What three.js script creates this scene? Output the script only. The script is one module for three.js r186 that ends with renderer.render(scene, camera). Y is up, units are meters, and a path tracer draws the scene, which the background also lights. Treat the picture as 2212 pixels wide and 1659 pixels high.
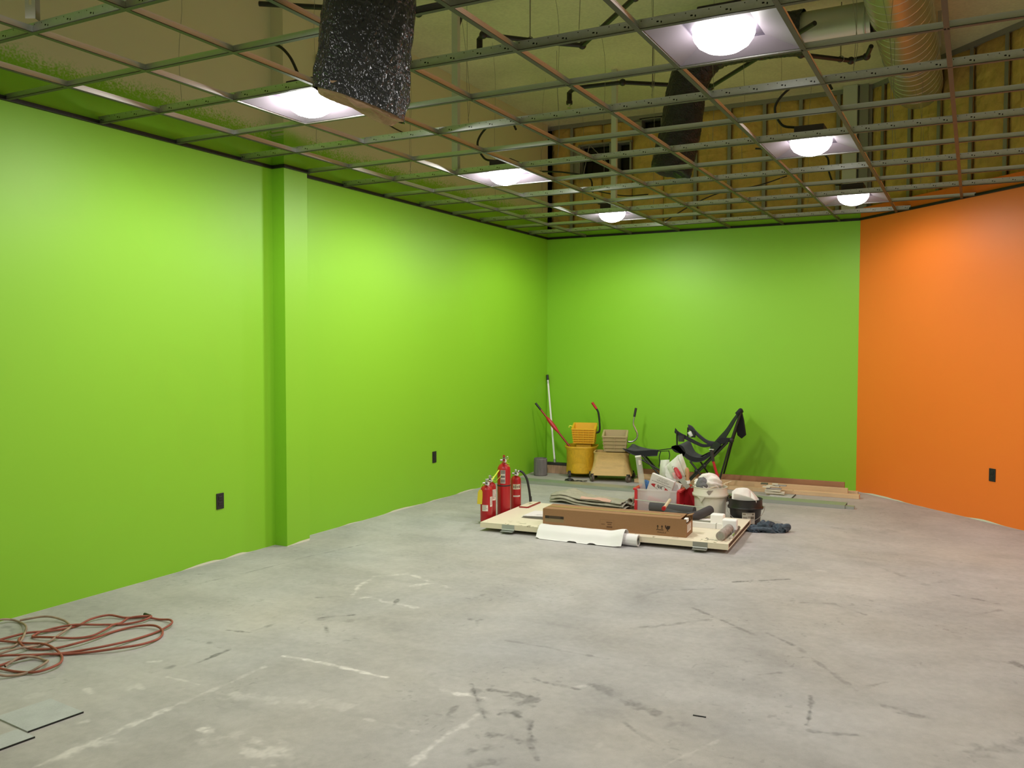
import * as THREE from 'three';
import { mergeGeometries, mergeVertices, toCreasedNormals } from 'three/addons/utils/BufferGeometryUtils.js';
import { RoundedBoxGeometry } from 'three/addons/geometries/RoundedBoxGeometry.js';

// ---------------------------------------------------------------- camera, exposure, light
const scene = new THREE.Scene();
scene.background = new THREE.Color(0x000000);
const FOCAL = 1908.8, W = 2212, H = 1659;
const camera = new THREE.PerspectiveCamera(2 * Math.atan(H / 2 / FOCAL) * 180 / Math.PI, W / H, 0.05, 60);
camera.rotation.order = 'YXZ';
camera.rotation.set(-0.040, 0.4824, 0.0016);
camera.position.set(5.0168, 1.5805, 2.5845);
camera.updateMatrixWorld(true);
const renderer = new THREE.WebGLRenderer();
renderer.toneMapping = THREE.LinearToneMapping;
renderer.toneMappingExposure = 0.88;
renderer.shadowMap.enabled = true;
const LAMP_POWER = 6.6;                  // candela of one fixture
const LAMP_COLOR = new THREE.Color(1, 0.965, 0.93);

// ---------------------------------------------------------------- measuring: pixel -> place on a known surface
const V = (x, y, z) => new THREE.Vector3(x, y, z);
const eye = camera.position.clone(), quat = camera.quaternion.clone();
const ray = (px, py) => V((px - W / 2) / FOCAL, -(py - H / 2) / FOCAL, -1).applyQuaternion(quat);
const reach = (px, py, point, normal) => { const d = ray(px, py); return eye.clone().addScaledVector(d, point.clone().sub(eye).dot(normal) / d.dot(normal)); };
const fl = (px, py, h = 0) => reach(px, py, V(0, h, 0), V(0, 1, 0));
const az = (px, py, z) => reach(px, py, V(0, 0, z), V(0, 0, 1));
const ax = (px, py, x) => reach(px, py, V(x, 0, 0), V(1, 0, 0));

// ---------------------------------------------------------------- seeded noise
let seed = 7;
const rnd = () => { seed = (seed * 1664525 + 1013904223) >>> 0; return seed / 4294967296; };
const rr = (a, b) => a + (b - a) * rnd();
function hash2(i, j, s) { let h = (i * 374761393 + j * 668265263 + s * 974634777) | 0; h = Math.imul(h ^ (h >>> 13), 1274126177); return ((h ^ (h >>> 16)) >>> 0) / 4294967296; }
function noise2(x, y, s = 0) {
  const i = Math.floor(x), j = Math.floor(y); let u = x - i, v = y - j; u = u * u * (3 - 2 * u); v = v * v * (3 - 2 * v);
  const a = hash2(i, j, s), b = hash2(i + 1, j, s), c = hash2(i, j + 1, s), d = hash2(i + 1, j + 1, s);
  return a + (b - a) * u + (c - a) * v + (a - b - c + d) * u * v;
}
const fbm = (x, y, o = 4, s = 0) => { let t = 0, a = 0.5; for (let k = 0; k < o; k++) { t += a * noise2(x, y, s + k * 13); x *= 2.03; y *= 2.03; a *= 0.5; } return t / (1 - Math.pow(0.5, o)); };
const clamp = (x, a = 0, b = 1) => Math.min(b, Math.max(a, x));
const smooth = (a, b, x) => { const t = clamp((x - a) / (b - a)); return t * t * (3 - 2 * t); };
const S8 = (lin) => { lin = clamp(lin); return 255 * (lin <= 0.0031308 ? 12.92 * lin : 1.055 * Math.pow(lin, 1 / 2.4) - 0.055); };
function dataTex(w, h, fn, srgb = true, repeat = true) {          // fn(x, y) -> [r, g, b] linear 0..1 (or plain data)
  const d = new Uint8Array(w * h * 4);
  for (let y = 0; y < h; y++) for (let x = 0; x < w; x++) {
    const c = fn(x, y), o = (y * w + x) * 4;
    for (let k = 0; k < 3; k++) d[o + k] = srgb ? S8(c[k]) : clamp(c[k]) * 255;
    d[o + 3] = 255;
  }
  const t = new THREE.DataTexture(d, w, h);
  t.magFilter = THREE.LinearFilter; t.minFilter = THREE.LinearMipmapLinearFilter; t.generateMipmaps = true;
  if (repeat) t.wrapS = t.wrapT = THREE.RepeatWrapping;
  if (srgb) t.colorSpace = THREE.SRGBColorSpace;
  t.needsUpdate = true; return t;
}
function canvasTex(w, h, draw) {
  const c = document.createElement('canvas'); c.width = w; c.height = h;
  draw(c.getContext('2d'), w, h);
  const t = new THREE.CanvasTexture(c); t.colorSpace = THREE.SRGBColorSpace; t.anisotropy = 4; return t;
}

// ---------------------------------------------------------------- materials
const C = (r, g, b) => new THREE.Color().setRGB(r, g, b);
const mat = (color, roughness = 0.6, metalness = 0, extra = {}) => new THREE.MeshStandardMaterial({ color, roughness, metalness, side: THREE.DoubleSide, ...extra });
const speck = (r, g, b, amount, scale, size = 128, s = 3) => dataTex(size, size, (x, y) => { const n = 1 + amount * (fbm(x / scale, y / scale, 3, s) * 2 - 1) + amount * 0.5 * (hash2(x, y, s) * 2 - 1); return [r * n, g * n, b * n]; });
const rollerBump = dataTex(256, 256, (x, y) => { const n = 0.6 * noise2(x / 3, y / 3, 5) + 0.4 * noise2(x / 7, y / 7, 6); return [n, n, n]; }, false);
const GREEN = [0.240, 0.555, 0.022], ORANGE = [0.90, 0.205, 0.020], BOARD = [0.72, 0.70, 0.47];  // BOARD: white gypsum, with green bounce light tinted into its colour
const M = {
  green: mat(C(...GREEN), 0.5, 0, { bumpMap: rollerBump, bumpScale: 0.0004 }),
  orange: mat(C(...ORANGE), 0.5, 0, { bumpMap: rollerBump, bumpScale: 0.0004 }),
  board: mat(C(...BOARD), 0.9),
  bare: mat(C(0.70, 0.72, 0.55), 0.9),
  deck: mat(C(0.50, 0.48, 0.40), 0.9),
  black: mat(C(0.012, 0.012, 0.013), 0.5),
  blackSteel: mat(C(0.018, 0.016, 0.015), 0.45),
  galv: new THREE.MeshPhysicalMaterial({ color: C(0.74, 0.76, 0.73), roughness: 0.54, metalness: 0.85, anisotropy: 0.9, anisotropyRotation: Math.PI / 2, side: THREE.DoubleSide }),
  galvDull: mat(C(0.52, 0.54, 0.52), 0.5, 0.8),
  cap: mat(C(0.062, 0.055, 0.045), 0.55),
  wire: mat(C(0.35, 0.34, 0.30), 0.5, 0.7),
  chrome: mat(C(0.72, 0.71, 0.70), 0.2, 0.95),
  stud: mat(C(0.34, 0.34, 0.30), 0.55, 0.5),
  post: mat(C(0.62, 0.64, 0.56), 0.6, 0.2),
  red: mat(C(0.42, 0.012, 0.018), 0.32),
  redDark: mat(C(0.30, 0.014, 0.016), 0.4),
  redPlastic: mat(C(0.50, 0.016, 0.026), 0.4),
  white: mat(C(0.80, 0.79, 0.76), 0.6),
  whiteCloth: mat(C(0.80, 0.76, 0.71), 0.95),
  paper: mat(C(0.86, 0.84, 0.84), 0.9),
  foamWhite: mat(C(0.90, 0.90, 0.89), 0.85),
  cream: mat(C(0.82, 0.73, 0.56), 0.55),
  brownEdge: mat(C(0.10, 0.055, 0.028), 0.8),
  pailWhite: mat(C(0.76, 0.72, 0.62), 0.42),
  pailBlack: mat(C(0.016, 0.015, 0.016), 0.38),
  fabric: mat(C(0.012, 0.012, 0.016), 0.9),
  fabricGrey: mat(C(0.085, 0.080, 0.10), 0.95),
  mesh: mat(C(0.05, 0.055, 0.05), 0.95),
  yellow: mat(0xffffff, 0.45, 0, { map: speck(0.70, 0.40, 0.022, 0.16, 9) }),
  yellowBright: mat(C(0.82, 0.46, 0.022), 0.45),
  beige: mat(0xffffff, 0.55, 0, { map: speck(0.60, 0.40, 0.15, 0.14, 11, 128, 8) }),
  beigeDull: mat(C(0.46, 0.36, 0.19), 0.6),
  rubber: mat(C(0.03, 0.027, 0.026), 0.7),
  caster: mat(C(0.11, 0.085, 0.07), 0.7),
  carpet: mat(0xffffff, 0.98, 0, { map: dataTex(128, 128, (x, y) => { const n = 0.55 + 0.6 * fbm(x / 5, y / 16, 4, 21) - 0.25 * smooth(0.66, 0.75, fbm(x / 8, y / 22, 3, 44)); return [0.20 * n, 0.185 * n, 0.18 * n]; }) }),
  bristle: mat(0xffffff, 0.95, 0, { map: dataTex(128, 64, (x, y) => { const n = 0.7 + 0.6 * noise2(x / 1.5, y / 30, 9); return [0.42 * n, 0.26 * n, 0.17 * n]; }) }),
  canvas: mat(0xffffff, 0.95, 0, { map: speck(0.40, 0.37, 0.29, 0.2, 6, 128, 15) }),
  denim: mat(0xffffff, 0.95, 0, { map: speck(0.075, 0.10, 0.13, 0.5, 8, 128, 31) }),
  foamGrey: mat(C(0.055, 0.053, 0.056), 0.85),
  clear: new THREE.MeshPhysicalMaterial({ color: C(0.93, 0.91, 0.91), roughness: 0.42, transmission: 0.82, thickness: 0, side: THREE.DoubleSide, ior: 1.35 }),
  bag: new THREE.MeshPhysicalMaterial({ color: C(0.86, 0.88, 0.80), roughness: 0.5, transmission: 0.45, thickness: 0, side: THREE.DoubleSide, ior: 1.3 }),
  wood: mat(C(0.50, 0.28, 0.14), 0.7),
  tan: mat(C(0.60, 0.50, 0.34), 0.8),
  batt: mat(0xffffff, 0.97, 0, { map: dataTex(256, 256, (x, y) => { const n = 0.72 + 0.5 * fbm(x / 26, y / 26, 4, 2) + 0.14 * (hash2(x, y, 1) - 0.5); return [0.66 * n, 0.45 * n, 0.125 * n]; }), bumpMap: dataTex(128, 128, (x, y) => { const n = fbm(x / 14, y / 14, 4, 5); return [n, n, n]; }, false), bumpScale: 0.03 }),
  glass: new THREE.MeshPhysicalMaterial({ color: C(0.92, 0.92, 0.94), roughness: 0.06, transmission: 1, thickness: 0, ior: 1.45, side: THREE.DoubleSide }),
  lilac: mat(C(0.17, 0.145, 0.175), 0.5),  // white pan metal; purple camera flare is put into the colour, darkened too
  housing: mat(C(0.075, 0.06, 0.085), 0.6),
  hoseRed: mat(0xffffff, 0.75, 0, { map: dataTex(256, 8, (x) => { const n = 0.8 + 0.5 * fbm(x / 9, 1, 3, 4); return [0.30 * n, 0.085 * n, 0.055 * n]; }) }),
  hoseTan: mat(0xffffff, 0.7, 0, { map: dataTex(256, 8, (x) => { const n = 0.55 + 0.8 * fbm(x / 14, 2, 3, 6); return [0.36 * n, 0.25 * n, 0.18 * n]; }) }),
  tag: mat(C(0.62, 0.52, 0.03), 0.8),
  tie: mat(C(0.66, 0.74, 0.06), 0.6),
  tileGrey: mat(0xffffff, 0.75, 0, { map: speck(0.47, 0.48, 0.47, 0.1, 18, 128, 12) }),
};
M.spiral = mat(C(0.60, 0.58, 0.50), 0.34, 0.85);
M.tee = new THREE.MeshPhysicalMaterial({ roughness: 0.54, metalness: 0.85, anisotropy: 0.9, anisotropyRotation: Math.PI / 2, side: THREE.DoubleSide, map: dataTex(256, 32, (x, y) => {   // galvanized web with punched slots, 0.305 m per repeat
  let n = 0.72 + 0.06 * (noise2(x / 9, y / 6, 3) - 0.5);
  for (const [cx, cy, rx, ry] of [[20, 17, 5, 3], [34, 14, 3, 4], [148, 17, 5, 3], [162, 14, 3, 4], [84, 29, 2, 4], [126, 29, 2, 4], [212, 29, 2, 4], [254, 29, 2, 4]]) if (((x - cx) / rx) ** 2 + ((y - cy) / ry) ** 2 < 1) n = 0.03;
  return [n, n * 1.02, n]; }) });

// ---------------------------------------------------------------- geometry helpers
const box = (w, h, d, x = 0, y = 0, z = 0, ry = 0) => { const g = new THREE.BoxGeometry(w, h, d); if (ry) g.rotateY(ry); return g.translate(x, y, z); };
const rbox = (w, h, d, r, x = 0, y = 0, z = 0) => new RoundedBoxGeometry(w, h, d, 2, Math.min(r, w / 2.01, h / 2.01, d / 2.01)).translate(x, y, z);
const cyl = (r0, r1, h, x = 0, y = 0, z = 0, n = 20, open = false) => new THREE.CylinderGeometry(r1, r0, h, n, 1, open).translate(x, y + h / 2, z);   // base at y
function rod(a, b, r0, r1 = r0, n = 10) {
  const d = b.clone().sub(a), g = new THREE.CylinderGeometry(r1, r0, d.length(), n);
  return g.applyQuaternion(new THREE.Quaternion().setFromUnitVectors(V(0, 1, 0), d.clone().normalize())).translate((a.x + b.x) / 2, (a.y + b.y) / 2, (a.z + b.z) / 2);
}
function bar(a, b, w, h, up = V(0, 1, 0)) {             // box section between two points: w across, h along "up"
  const d = b.clone().sub(a), L = d.length(), z = d.normalize(), x = up.clone().cross(z).normalize(), y = z.clone().cross(x);
  return new THREE.BoxGeometry(w, h, L).applyMatrix4(new THREE.Matrix4().makeBasis(x, y, z).setPosition(a.clone().add(b).multiplyScalar(0.5)));
}
const tube = (pts, r, seg = 60, n = 8, closed = false) => new THREE.TubeGeometry(new THREE.CatmullRomCurve3(pts, closed, 'centripetal'), seg, r, n, closed);
function capped(pts, r, seg = 60, n = 10) {
  const a = pts[0], b = pts[pts.length - 1];
  return join([tube(pts, r, seg, n), new THREE.SphereGeometry(r, n, 6).translate(a.x, a.y, a.z), new THREE.SphereGeometry(r, n, 6).translate(b.x, b.y, b.z)]);
}
const lathe = (pts, n = 32) => new THREE.LatheGeometry(pts.map(([r, y]) => new THREE.Vector2(r, y)), n);
function join(list) {
  const gs = list.map((g) => { g = g.index ? g.toNonIndexed() : g; for (const k of Object.keys(g.attributes)) if (!['position', 'normal', 'uv'].includes(k)) g.deleteAttribute(k); if (!g.attributes.uv) g.setAttribute('uv', new THREE.BufferAttribute(new Float32Array(g.attributes.position.count * 2), 2)); g.morphAttributes = {}; return g; });
  return gs.length === 1 ? gs[0] : mergeGeometries(gs);
}
function metreUV(g, k = 1) {                                 // box projection, uv in metres
  g = g.index ? g.toNonIndexed() : g; g.computeVertexNormals();
  const p = g.attributes.position, n = g.attributes.normal, uv = new Float32Array(p.count * 2);
  for (let i = 0; i < p.count; i++) {
    const a = Math.abs(n.getX(i)), b = Math.abs(n.getY(i)), c = Math.abs(n.getZ(i));
    const [u, v] = b >= a && b >= c ? [p.getX(i), p.getZ(i)] : a >= c ? [p.getZ(i), p.getY(i)] : [p.getX(i), p.getY(i)];
    uv[2 * i] = u * k; uv[2 * i + 1] = v * k;
  }
  g.setAttribute('uv', new THREE.BufferAttribute(uv, 2)); return g;
}
function shell(fn, nu, nv, th = 0.002) {                     // a sheet with thickness from fn(u, v) -> Vector3
  const pos = [], uv = [], idx = [], N = (nu + 1) * (nv + 1);
  for (let j = 0; j <= nv; j++) for (let i = 0; i <= nu; i++) { const p = fn(i / nu, j / nv); pos.push(p.x, p.y, p.z); uv.push(i / nu, j / nv); }
  const g0 = new THREE.BufferGeometry(); g0.setAttribute('position', new THREE.Float32BufferAttribute(pos, 3));
  const quad = (a, b, c, d, out) => out.push(a, b, c, a, c, d), top = [];
  for (let j = 0; j < nv; j++) for (let i = 0; i < nu; i++) { const a = j * (nu + 1) + i; quad(a, a + 1, a + nu + 2, a + nu + 1, top); }
  g0.setIndex(top); g0.computeVertexNormals(); const n = g0.attributes.normal;
  for (let i = 0; i < N; i++) pos.push(pos[3 * i] - n.getX(i) * th, pos[3 * i + 1] - n.getY(i) * th, pos[3 * i + 2] - n.getZ(i) * th);
  uv.push(...uv); idx.push(...top);
  for (let k = 0; k < top.length; k += 3) idx.push(top[k] + N, top[k + 2] + N, top[k + 1] + N);
  const edge = []; for (let i = 0; i < nu; i++) edge.push([i, i + 1]); for (let j = 0; j < nv; j++) edge.push([j * (nu + 1) + nu, (j + 1) * (nu + 1) + nu]);
  for (let i = nu; i > 0; i--) edge.push([nv * (nu + 1) + i, nv * (nu + 1) + i - 1]); for (let j = nv; j > 0; j--) edge.push([j * (nu + 1), (j - 1) * (nu + 1)]);
  for (const [a, b] of edge) idx.push(a, a + N, b, b, a + N, b + N);
  const g = new THREE.BufferGeometry(); g.setAttribute('position', new THREE.Float32BufferAttribute(pos, 3)); g.setAttribute('uv', new THREE.Float32BufferAttribute(uv, 2)); g.setIndex(idx); g.computeVertexNormals(); return g;
}
function loft(rings, capEnds = true) {                       // rings: arrays of Vector3, all the same length, closed
  const n = rings[0].length, pos = [], idx = [], uv = [];
  rings.forEach((r, k) => r.forEach((p, i) => { pos.push(p.x, p.y, p.z); uv.push(i / n * 4, k / rings.length * 2); }));
  for (let k = 0; k + 1 < rings.length; k++) for (let i = 0; i < n; i++) { const a = k * n + i, b = k * n + (i + 1) % n; idx.push(a, b, b + n, a, b + n, a + n); }
  if (capEnds) for (const k of [0, rings.length - 1]) { const c = rings[k].reduce((s, p) => s.add(p), V(0, 0, 0)).multiplyScalar(1 / n); const at = pos.length / 3; pos.push(c.x, c.y, c.z); uv.push(0, 0); for (let i = 0; i < n; i++) k ? idx.push(k * n + i, k * n + (i + 1) % n, at) : idx.push((i + 1) % n, i, at); }
  const g = new THREE.BufferGeometry(); g.setAttribute('position', new THREE.Float32BufferAttribute(pos, 3)); g.setAttribute('uv', new THREE.Float32BufferAttribute(uv, 2)); g.setIndex(idx); g.computeVertexNormals(); return g;
}
const flat = (g, a = 0.5) => toCreasedNormals(g, a);
function lump(rx, ry, rz, amp, freq, s, detail = 24, floorY = null) {   // crumpled ball
  const g = new THREE.SphereGeometry(1, detail * 2, detail), p = g.attributes.position;
  for (let i = 0; i < p.count; i++) {
    const x = p.getX(i), y = p.getY(i), z = p.getZ(i);
    const k = 1 + amp * (2 * fbm(x * freq + 10 + z * freq * 0.7, y * freq + 20 - z * freq * 0.6, 4, s) - 1) - amp * 0.6 * Math.pow(1 - Math.abs(2 * noise2(x * freq * 1.3 + z * 2 + 5, y * freq * 1.3 - z + 9, s + 3) - 1), 4);
    let yy = y * k * ry; if (floorY !== null) yy = Math.max(yy, floorY);
    p.setXYZ(i, x * k * rx, yy, z * k * rz);
  }
  g.computeVertexNormals(); return g;
}
const ringRect = (w, d, y, r, n = 8, cx = 0, cz = 0) => {        // rounded rectangle ring, 4n points
  const out = []; r = Math.min(r, w / 2, d / 2);
  for (const [sx, sz, a0] of [[1, 1, 0], [-1, 1, 1], [-1, -1, 2], [1, -1, 3]]) for (let k = 0; k < n; k++) { const a = (a0 + k / (n - 1)) * Math.PI / 2; out.push(V(cx + sx * (w / 2 - r) + r * Math.cos(a), y, cz + sz * (d / 2 - r) + r * Math.sin(a))); }
  return out;
};

// ---------------------------------------------------------------- objects
const taken = {};
const numbered = (n) => { const k = taken[n] = (taken[n] ?? -1) + 1; return k ? `${n}_${String(k).padStart(3, '0')}` : n; };
function mesh(name, geometry, material, parent) {
  const o = new THREE.Mesh(Array.isArray(geometry) ? join(geometry) : geometry, material);
  o.name = name; o.castShadow = o.receiveShadow = true; parent.add(o); return o;
}
const tag = (o, label, category, group) => { Object.assign(o.userData, { label, category }); if (group) o.userData.group = group; return o; };
function thing(name, label, category, p = V(0, 0, 0), turn = 0, group) {
  const o = new THREE.Group(); o.name = numbered(name); o.position.copy(p); o.rotation.y = turn; scene.add(o); return tag(o, label, category, group);
}
const single = (name, label, category, geometry, material, group) => tag(mesh(numbered(name), geometry, material, scene), label, category, group);
const struct = (name, geometry, material) => { const o = mesh(numbered(name), geometry, material, scene); o.userData.kind = 'structure'; return o; };
const structGroup = (name) => { const o = new THREE.Group(); o.name = numbered(name); o.userData.kind = 'structure'; scene.add(o); return o; };
const part = mesh;
const lab = (o, label) => { o.userData.label = label; return o; };

// ================================================================ THE SETTING
const GRID = 0.6096, CEIL = 3.0, DECK = 4.47, LX = 0.06, BZ = -7.87, RX = 7.6, FZ = 5.0, CX = 3.87;   // room planes
const ANG = V(CX, 0, BZ), ANG_END = V(RX, 0, BZ + (RX - CX) * 1.03);                                   // angled wall, foot line
// ---- floor: bare concrete with its own stains, chalk lines and scuffs
{
  const TW = 2048, TH = 2048, X0 = -0.1, X1 = 6.1, Z0 = -8.0, Z1 = 0.9, kx = TW / (X1 - X0), kz = TH / (Z1 - Z0);
  const val = new Float32Array(TW * TH), warm = new Float32Array(TW * TH);
  for (let j = 0; j < TH; j++) for (let i = 0; i < TW; i++) {
    const x = X0 + i / kx, z = Z0 + j / kz, o = j * TW + i;
    const wx = x + 0.25 * (noise2(x * 1.3, z * 1.3, 71) - 0.5), wz = z + 0.25 * (noise2(x * 1.3, z * 1.3, 72) - 0.5);
    const big = fbm(wx * 0.9, wz * 0.9, 3, 1) - 0.5, mid = fbm(wx * 3.1, wz * 2.2, 4, 2) - 0.5, streak = fbm(wx * 2.5 + wz * 0.6, wz * 9, 3, 3) - 0.5, fine = fbm(x * 38, z * 38, 2, 4) - 0.5;
    val[o] = 1 + 0.18 * big + 0.36 * mid + 0.20 * streak + 0.16 * fine + 0.07 * (hash2(i, j, 5) - 0.5) - 0.16 * smooth(0.82, 0.92, noise2(x * 46, z * 46, 66)) * smooth(0.6, 0.8, noise2(x * 4, z * 4, 67));
    warm[o] = fbm(wx * 1.4, wz * 1.4, 3, 9) - 0.5;
  }
  function stroke(pts, width, delta, rag = 0.6) { delta *= 1.3;          // pts in photo pixels on the floor
    const q = pts.map(([a, b]) => fl(a, b));
    for (let k = 0; k + 1 < q.length; k++) {
      const a = q[k], b = q[k + 1], dx = b.x - a.x, dz = b.z - a.z, L2 = dx * dx + dz * dz || 1e-9, pad = width * 2 + 0.02;
      const i0 = Math.max(0, Math.floor((Math.min(a.x, b.x) - pad - X0) * kx)), i1 = Math.min(TW - 1, Math.ceil((Math.max(a.x, b.x) + pad - X0) * kx));
      const j0 = Math.max(0, Math.floor((Math.min(a.z, b.z) - pad - Z0) * kz)), j1 = Math.min(TH - 1, Math.ceil((Math.max(a.z, b.z) + pad - Z0) * kz));
      for (let j = j0; j <= j1; j++) for (let i = i0; i <= i1; i++) {
        const x = X0 + i / kx, z = Z0 + j / kz, t = clamp(((x - a.x) * dx + (z - a.z) * dz) / L2);
        const d = Math.hypot(x - a.x - dx * t, z - a.z - dz * t) + rag * width * (fbm(x * 22, z * 22, 3, 30) - 0.5) * 2.2;
        const m = Math.pow(1 - smooth(0, width * 1.25, d), 0.8) * (0.25 + 0.95 * smooth(0.34, 0.64, fbm(x * 17 + 3, z * 17, 3, 41))) * (0.55 + 0.6 * noise2(x * 95, z * 60, 43));
        if (m > 0) { const o = j * TW + i, to = 1 + delta; const cur = val[o]; val[o] = delta < 0 ? Math.min(cur, cur + (to - cur) * m) : Math.max(cur, cur + (to - cur) * m); }
      }
    }
  }
  // chalk and plaster dust, pale
  stroke([[612, 1416], [700, 1432], [770, 1449], [835, 1463]], 0.016, 0.62, 0.8);
  stroke([[957, 1491], [985, 1496], [1010, 1501]], 0.028, 0.6, 1); stroke([[1010, 1501], [1047, 1507], [1045, 1530]], 0.03, 0.35, 1);
  stroke([[1035, 1542], [1000, 1566], [950, 1600], [888, 1650]], 0.022, 0.42, 1);
  stroke([[571, 1440], [500, 1472], [400, 1516]], 0.014, 0.26, 0.8); stroke([[420, 1506], [340, 1540], [279, 1567], [215, 1594], [158, 1618], [112, 1641], [70, 1659]], 0.02, 0.42, 1);
  stroke([[165, 1616], [215, 1603]], 0.05, 0.4, 1); stroke([[618, 1513], [668, 1517]], 0.05, 0.3, 1); stroke([[500, 1500], [600, 1510], [780, 1530]], 0.05, 0.2, 1.2);
  stroke([[445, 1572], [450, 1576]], 0.03, 0.5, 1); stroke([[534, 1618], [640, 1636]], 0.07, 0.32, 1.3); stroke([[500, 1590], [440, 1600]], 0.06, 0.2, 1.2);
  stroke([[760, 1290], [775, 1265], [810, 1245], [880, 1240], [950, 1262]], 0.02, 0.3, 1.2); stroke([[770, 1294], [800, 1288], [830, 1300], [900, 1312]], 0.02, 0.25, 1.2);
  stroke([[890, 1265], [935, 1260], [975, 1270]], 0.025, 0.26, 1.2); stroke([[780, 1551], [900, 1580]], 0.014, 0.2, 1.2); stroke([[362, 1462], [400, 1470], [430, 1478]], 0.012, 0.3, 0.8);
  stroke([[186, 1488], [196, 1498]], 0.02, 0.3, 1); stroke([[278, 1490], [295, 1480], [305, 1488]], 0.02, 0.25, 1); stroke([[168, 1560], [185, 1558]], 0.02, 0.3, 1); stroke([[80, 1500], [60, 1508]], 0.03, 0.2, 1);
  stroke([[1745, 1235], [1775, 1233]], 0.03, 0.2, 1); stroke([[1420, 1660], [1550, 1598]], 0.012, 0.2, 1); stroke([[1235, 1485], [1260, 1482]], 0.03, 0.22, 1); stroke([[320, 1430], [345, 1428]], 0.015, 0.35, 1);
  stroke([[1255, 1640], [1300, 1620], [1340, 1632]], 0.06, 0.12, 1.3); stroke([[1700, 1585], [1900, 1640]], 0.05, 0.12, 1.3);
  // dark rubbed and dragged marks
  stroke([[1059, 1491], [1110, 1496], [1145, 1504]], 0.022, -0.34, 1); stroke([[1110, 1496], [1140, 1512], [1105, 1540]], 0.045, -0.30, 1.3); stroke([[1105, 1540], [1145, 1558], [1142, 1600], [1161, 1641]], 0.013, -0.42, 0.8);
  stroke([[1060, 1588], [1100, 1594], [1140, 1602]], 0.03, -0.36, 1.2); stroke([[1018, 1478], [1030, 1510], [1047, 1550]], 0.012, -0.36, 1); stroke([[1025, 1490], [1050, 1555]], 0.03, -0.2, 1.2);
  stroke([[689, 1335], [720, 1331], [766, 1328]], 0.016, -0.36, 0.9); stroke([[690, 1338], [760, 1340], [800, 1336]], 0.03, -0.16, 1.3); stroke([[705, 1350], [706, 1366]], 0.012, -0.3, 1);
  stroke([[1015, 1337], [1040, 1338]], 0.018, -0.26, 1); stroke([[1030, 1340], [1032, 1352]], 0.012, -0.3, 1); stroke([[1153, 1467], [1180, 1474], [1215, 1480], [1250, 1489]], 0.018, -0.28, 1);
  stroke([[420, 1434], [460, 1418], [494, 1402]], 0.014, -0.36, 1); stroke([[480, 1360], [540, 1366], [595, 1346]], 0.012, -0.24, 1); stroke([[400, 1380], [450, 1388]], 0.02, -0.2, 1.2);
  stroke([[1092, 1383], [1180, 1398], [1295, 1420]], 0.013, -0.2, 1); stroke([[685, 1291], [766, 1286]], 0.014, -0.22, 1); stroke([[850, 1308], [860, 1294]], 0.014, -0.36, 1); stroke([[1025, 1292], [1045, 1284]], 0.02, -0.26, 1);
  stroke([[950, 1545], [970, 1550]], 0.025, -0.34, 1.2); stroke([[965, 1545], [985, 1525]], 0.014, -0.24, 1); stroke([[1015, 1625], [1070, 1610]], 0.03, -0.22, 1.2); stroke([[1030, 1652], [1080, 1640]], 0.04, -0.22, 1.2);
  stroke([[1584, 1257], [1640, 1254], [1703, 1251]], 0.014, -0.42, 0.7); stroke([[1378, 1290], [1430, 1275], [1540, 1272]], 0.016, -0.22, 1.1); stroke([[1369, 1358], [1430, 1350], [1530, 1338]], 0.02, -0.2, 1.1);
  stroke([[1497, 1313], [1560, 1340], [1630, 1372]], 0.014, -0.3, 0.9); stroke([[1657, 1367], [1712, 1393]], 0.014, -0.28, 0.9); stroke([[1726, 1400], [1785, 1445], [1850, 1491], [1910, 1473]], 0.016, -0.2, 1.1);
  stroke([[1282, 1480], [1320, 1500], [1380, 1528], [1435, 1548]], 0.035, -0.28, 1.2); stroke([[1200, 1477], [1250, 1489]], 0.016, -0.3, 1); stroke([[1346, 1560], [1380, 1584], [1420, 1606]], 0.014, -0.24, 1);
  stroke([[1751, 1503], [1750, 1530], [1744, 1565]], 0.012, -0.3, 1); stroke([[1749, 1578], [1800, 1584], [1863, 1588]], 0.014, -0.2, 1); stroke([[1900, 1518], [1950, 1535], [2000, 1549]], 0.025, -0.22, 1.1);
  stroke([[1640, 1457], [1708, 1450]], 0.014, -0.22, 1); stroke([[1205, 1404], [1310, 1422]], 0.014, -0.24, 1); stroke([[1731, 1301], [1800, 1304], [1870, 1328]], 0.014, -0.22, 1.1); stroke([[2060, 1285], [2110, 1294], [2152, 1304]], 0.018, -0.28, 1);
  stroke([[2138, 1427], [2175, 1430], [2212, 1440]], 0.03, -0.32, 1); stroke([[2090, 1330], [2160, 1318]], 0.02, -0.2, 1.1); stroke([[2040, 1660], [2212, 1600]], 0.05, -0.1, 1.3); stroke([[1395, 1438], [1402, 1438]], 0.014, -0.4, 1);
  stroke([[1900, 1225], [2000, 1262], [2060, 1252]], 0.025, -0.16, 1.2); stroke([[1800, 1140], [1900, 1150], [1980, 1138]], 0.05, -0.12, 1.3); stroke([[1440, 1570], [1480, 1560]], 0.03, -0.2, 1.2);
  stroke([[640, 1208], [720, 1190], [800, 1172]], 0.012, -0.26, 0.8); stroke([[420, 1262], [520, 1240], [640, 1210]], 0.012, -0.16, 0.8); stroke([[430, 1240], [436, 1240]], 0.02, -0.3, 1);
  stroke([[1222, 1040], [1250, 1041]], 0.05, -0.3, 1.2); stroke([[330, 1452], [370, 1440]], 0.02, -0.16, 1.2); stroke([[5, 1350], [30, 1360], [20, 1380]], 0.02, -0.24, 1.2);
  const d = new Uint8Array(TW * TH * 4);
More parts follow.
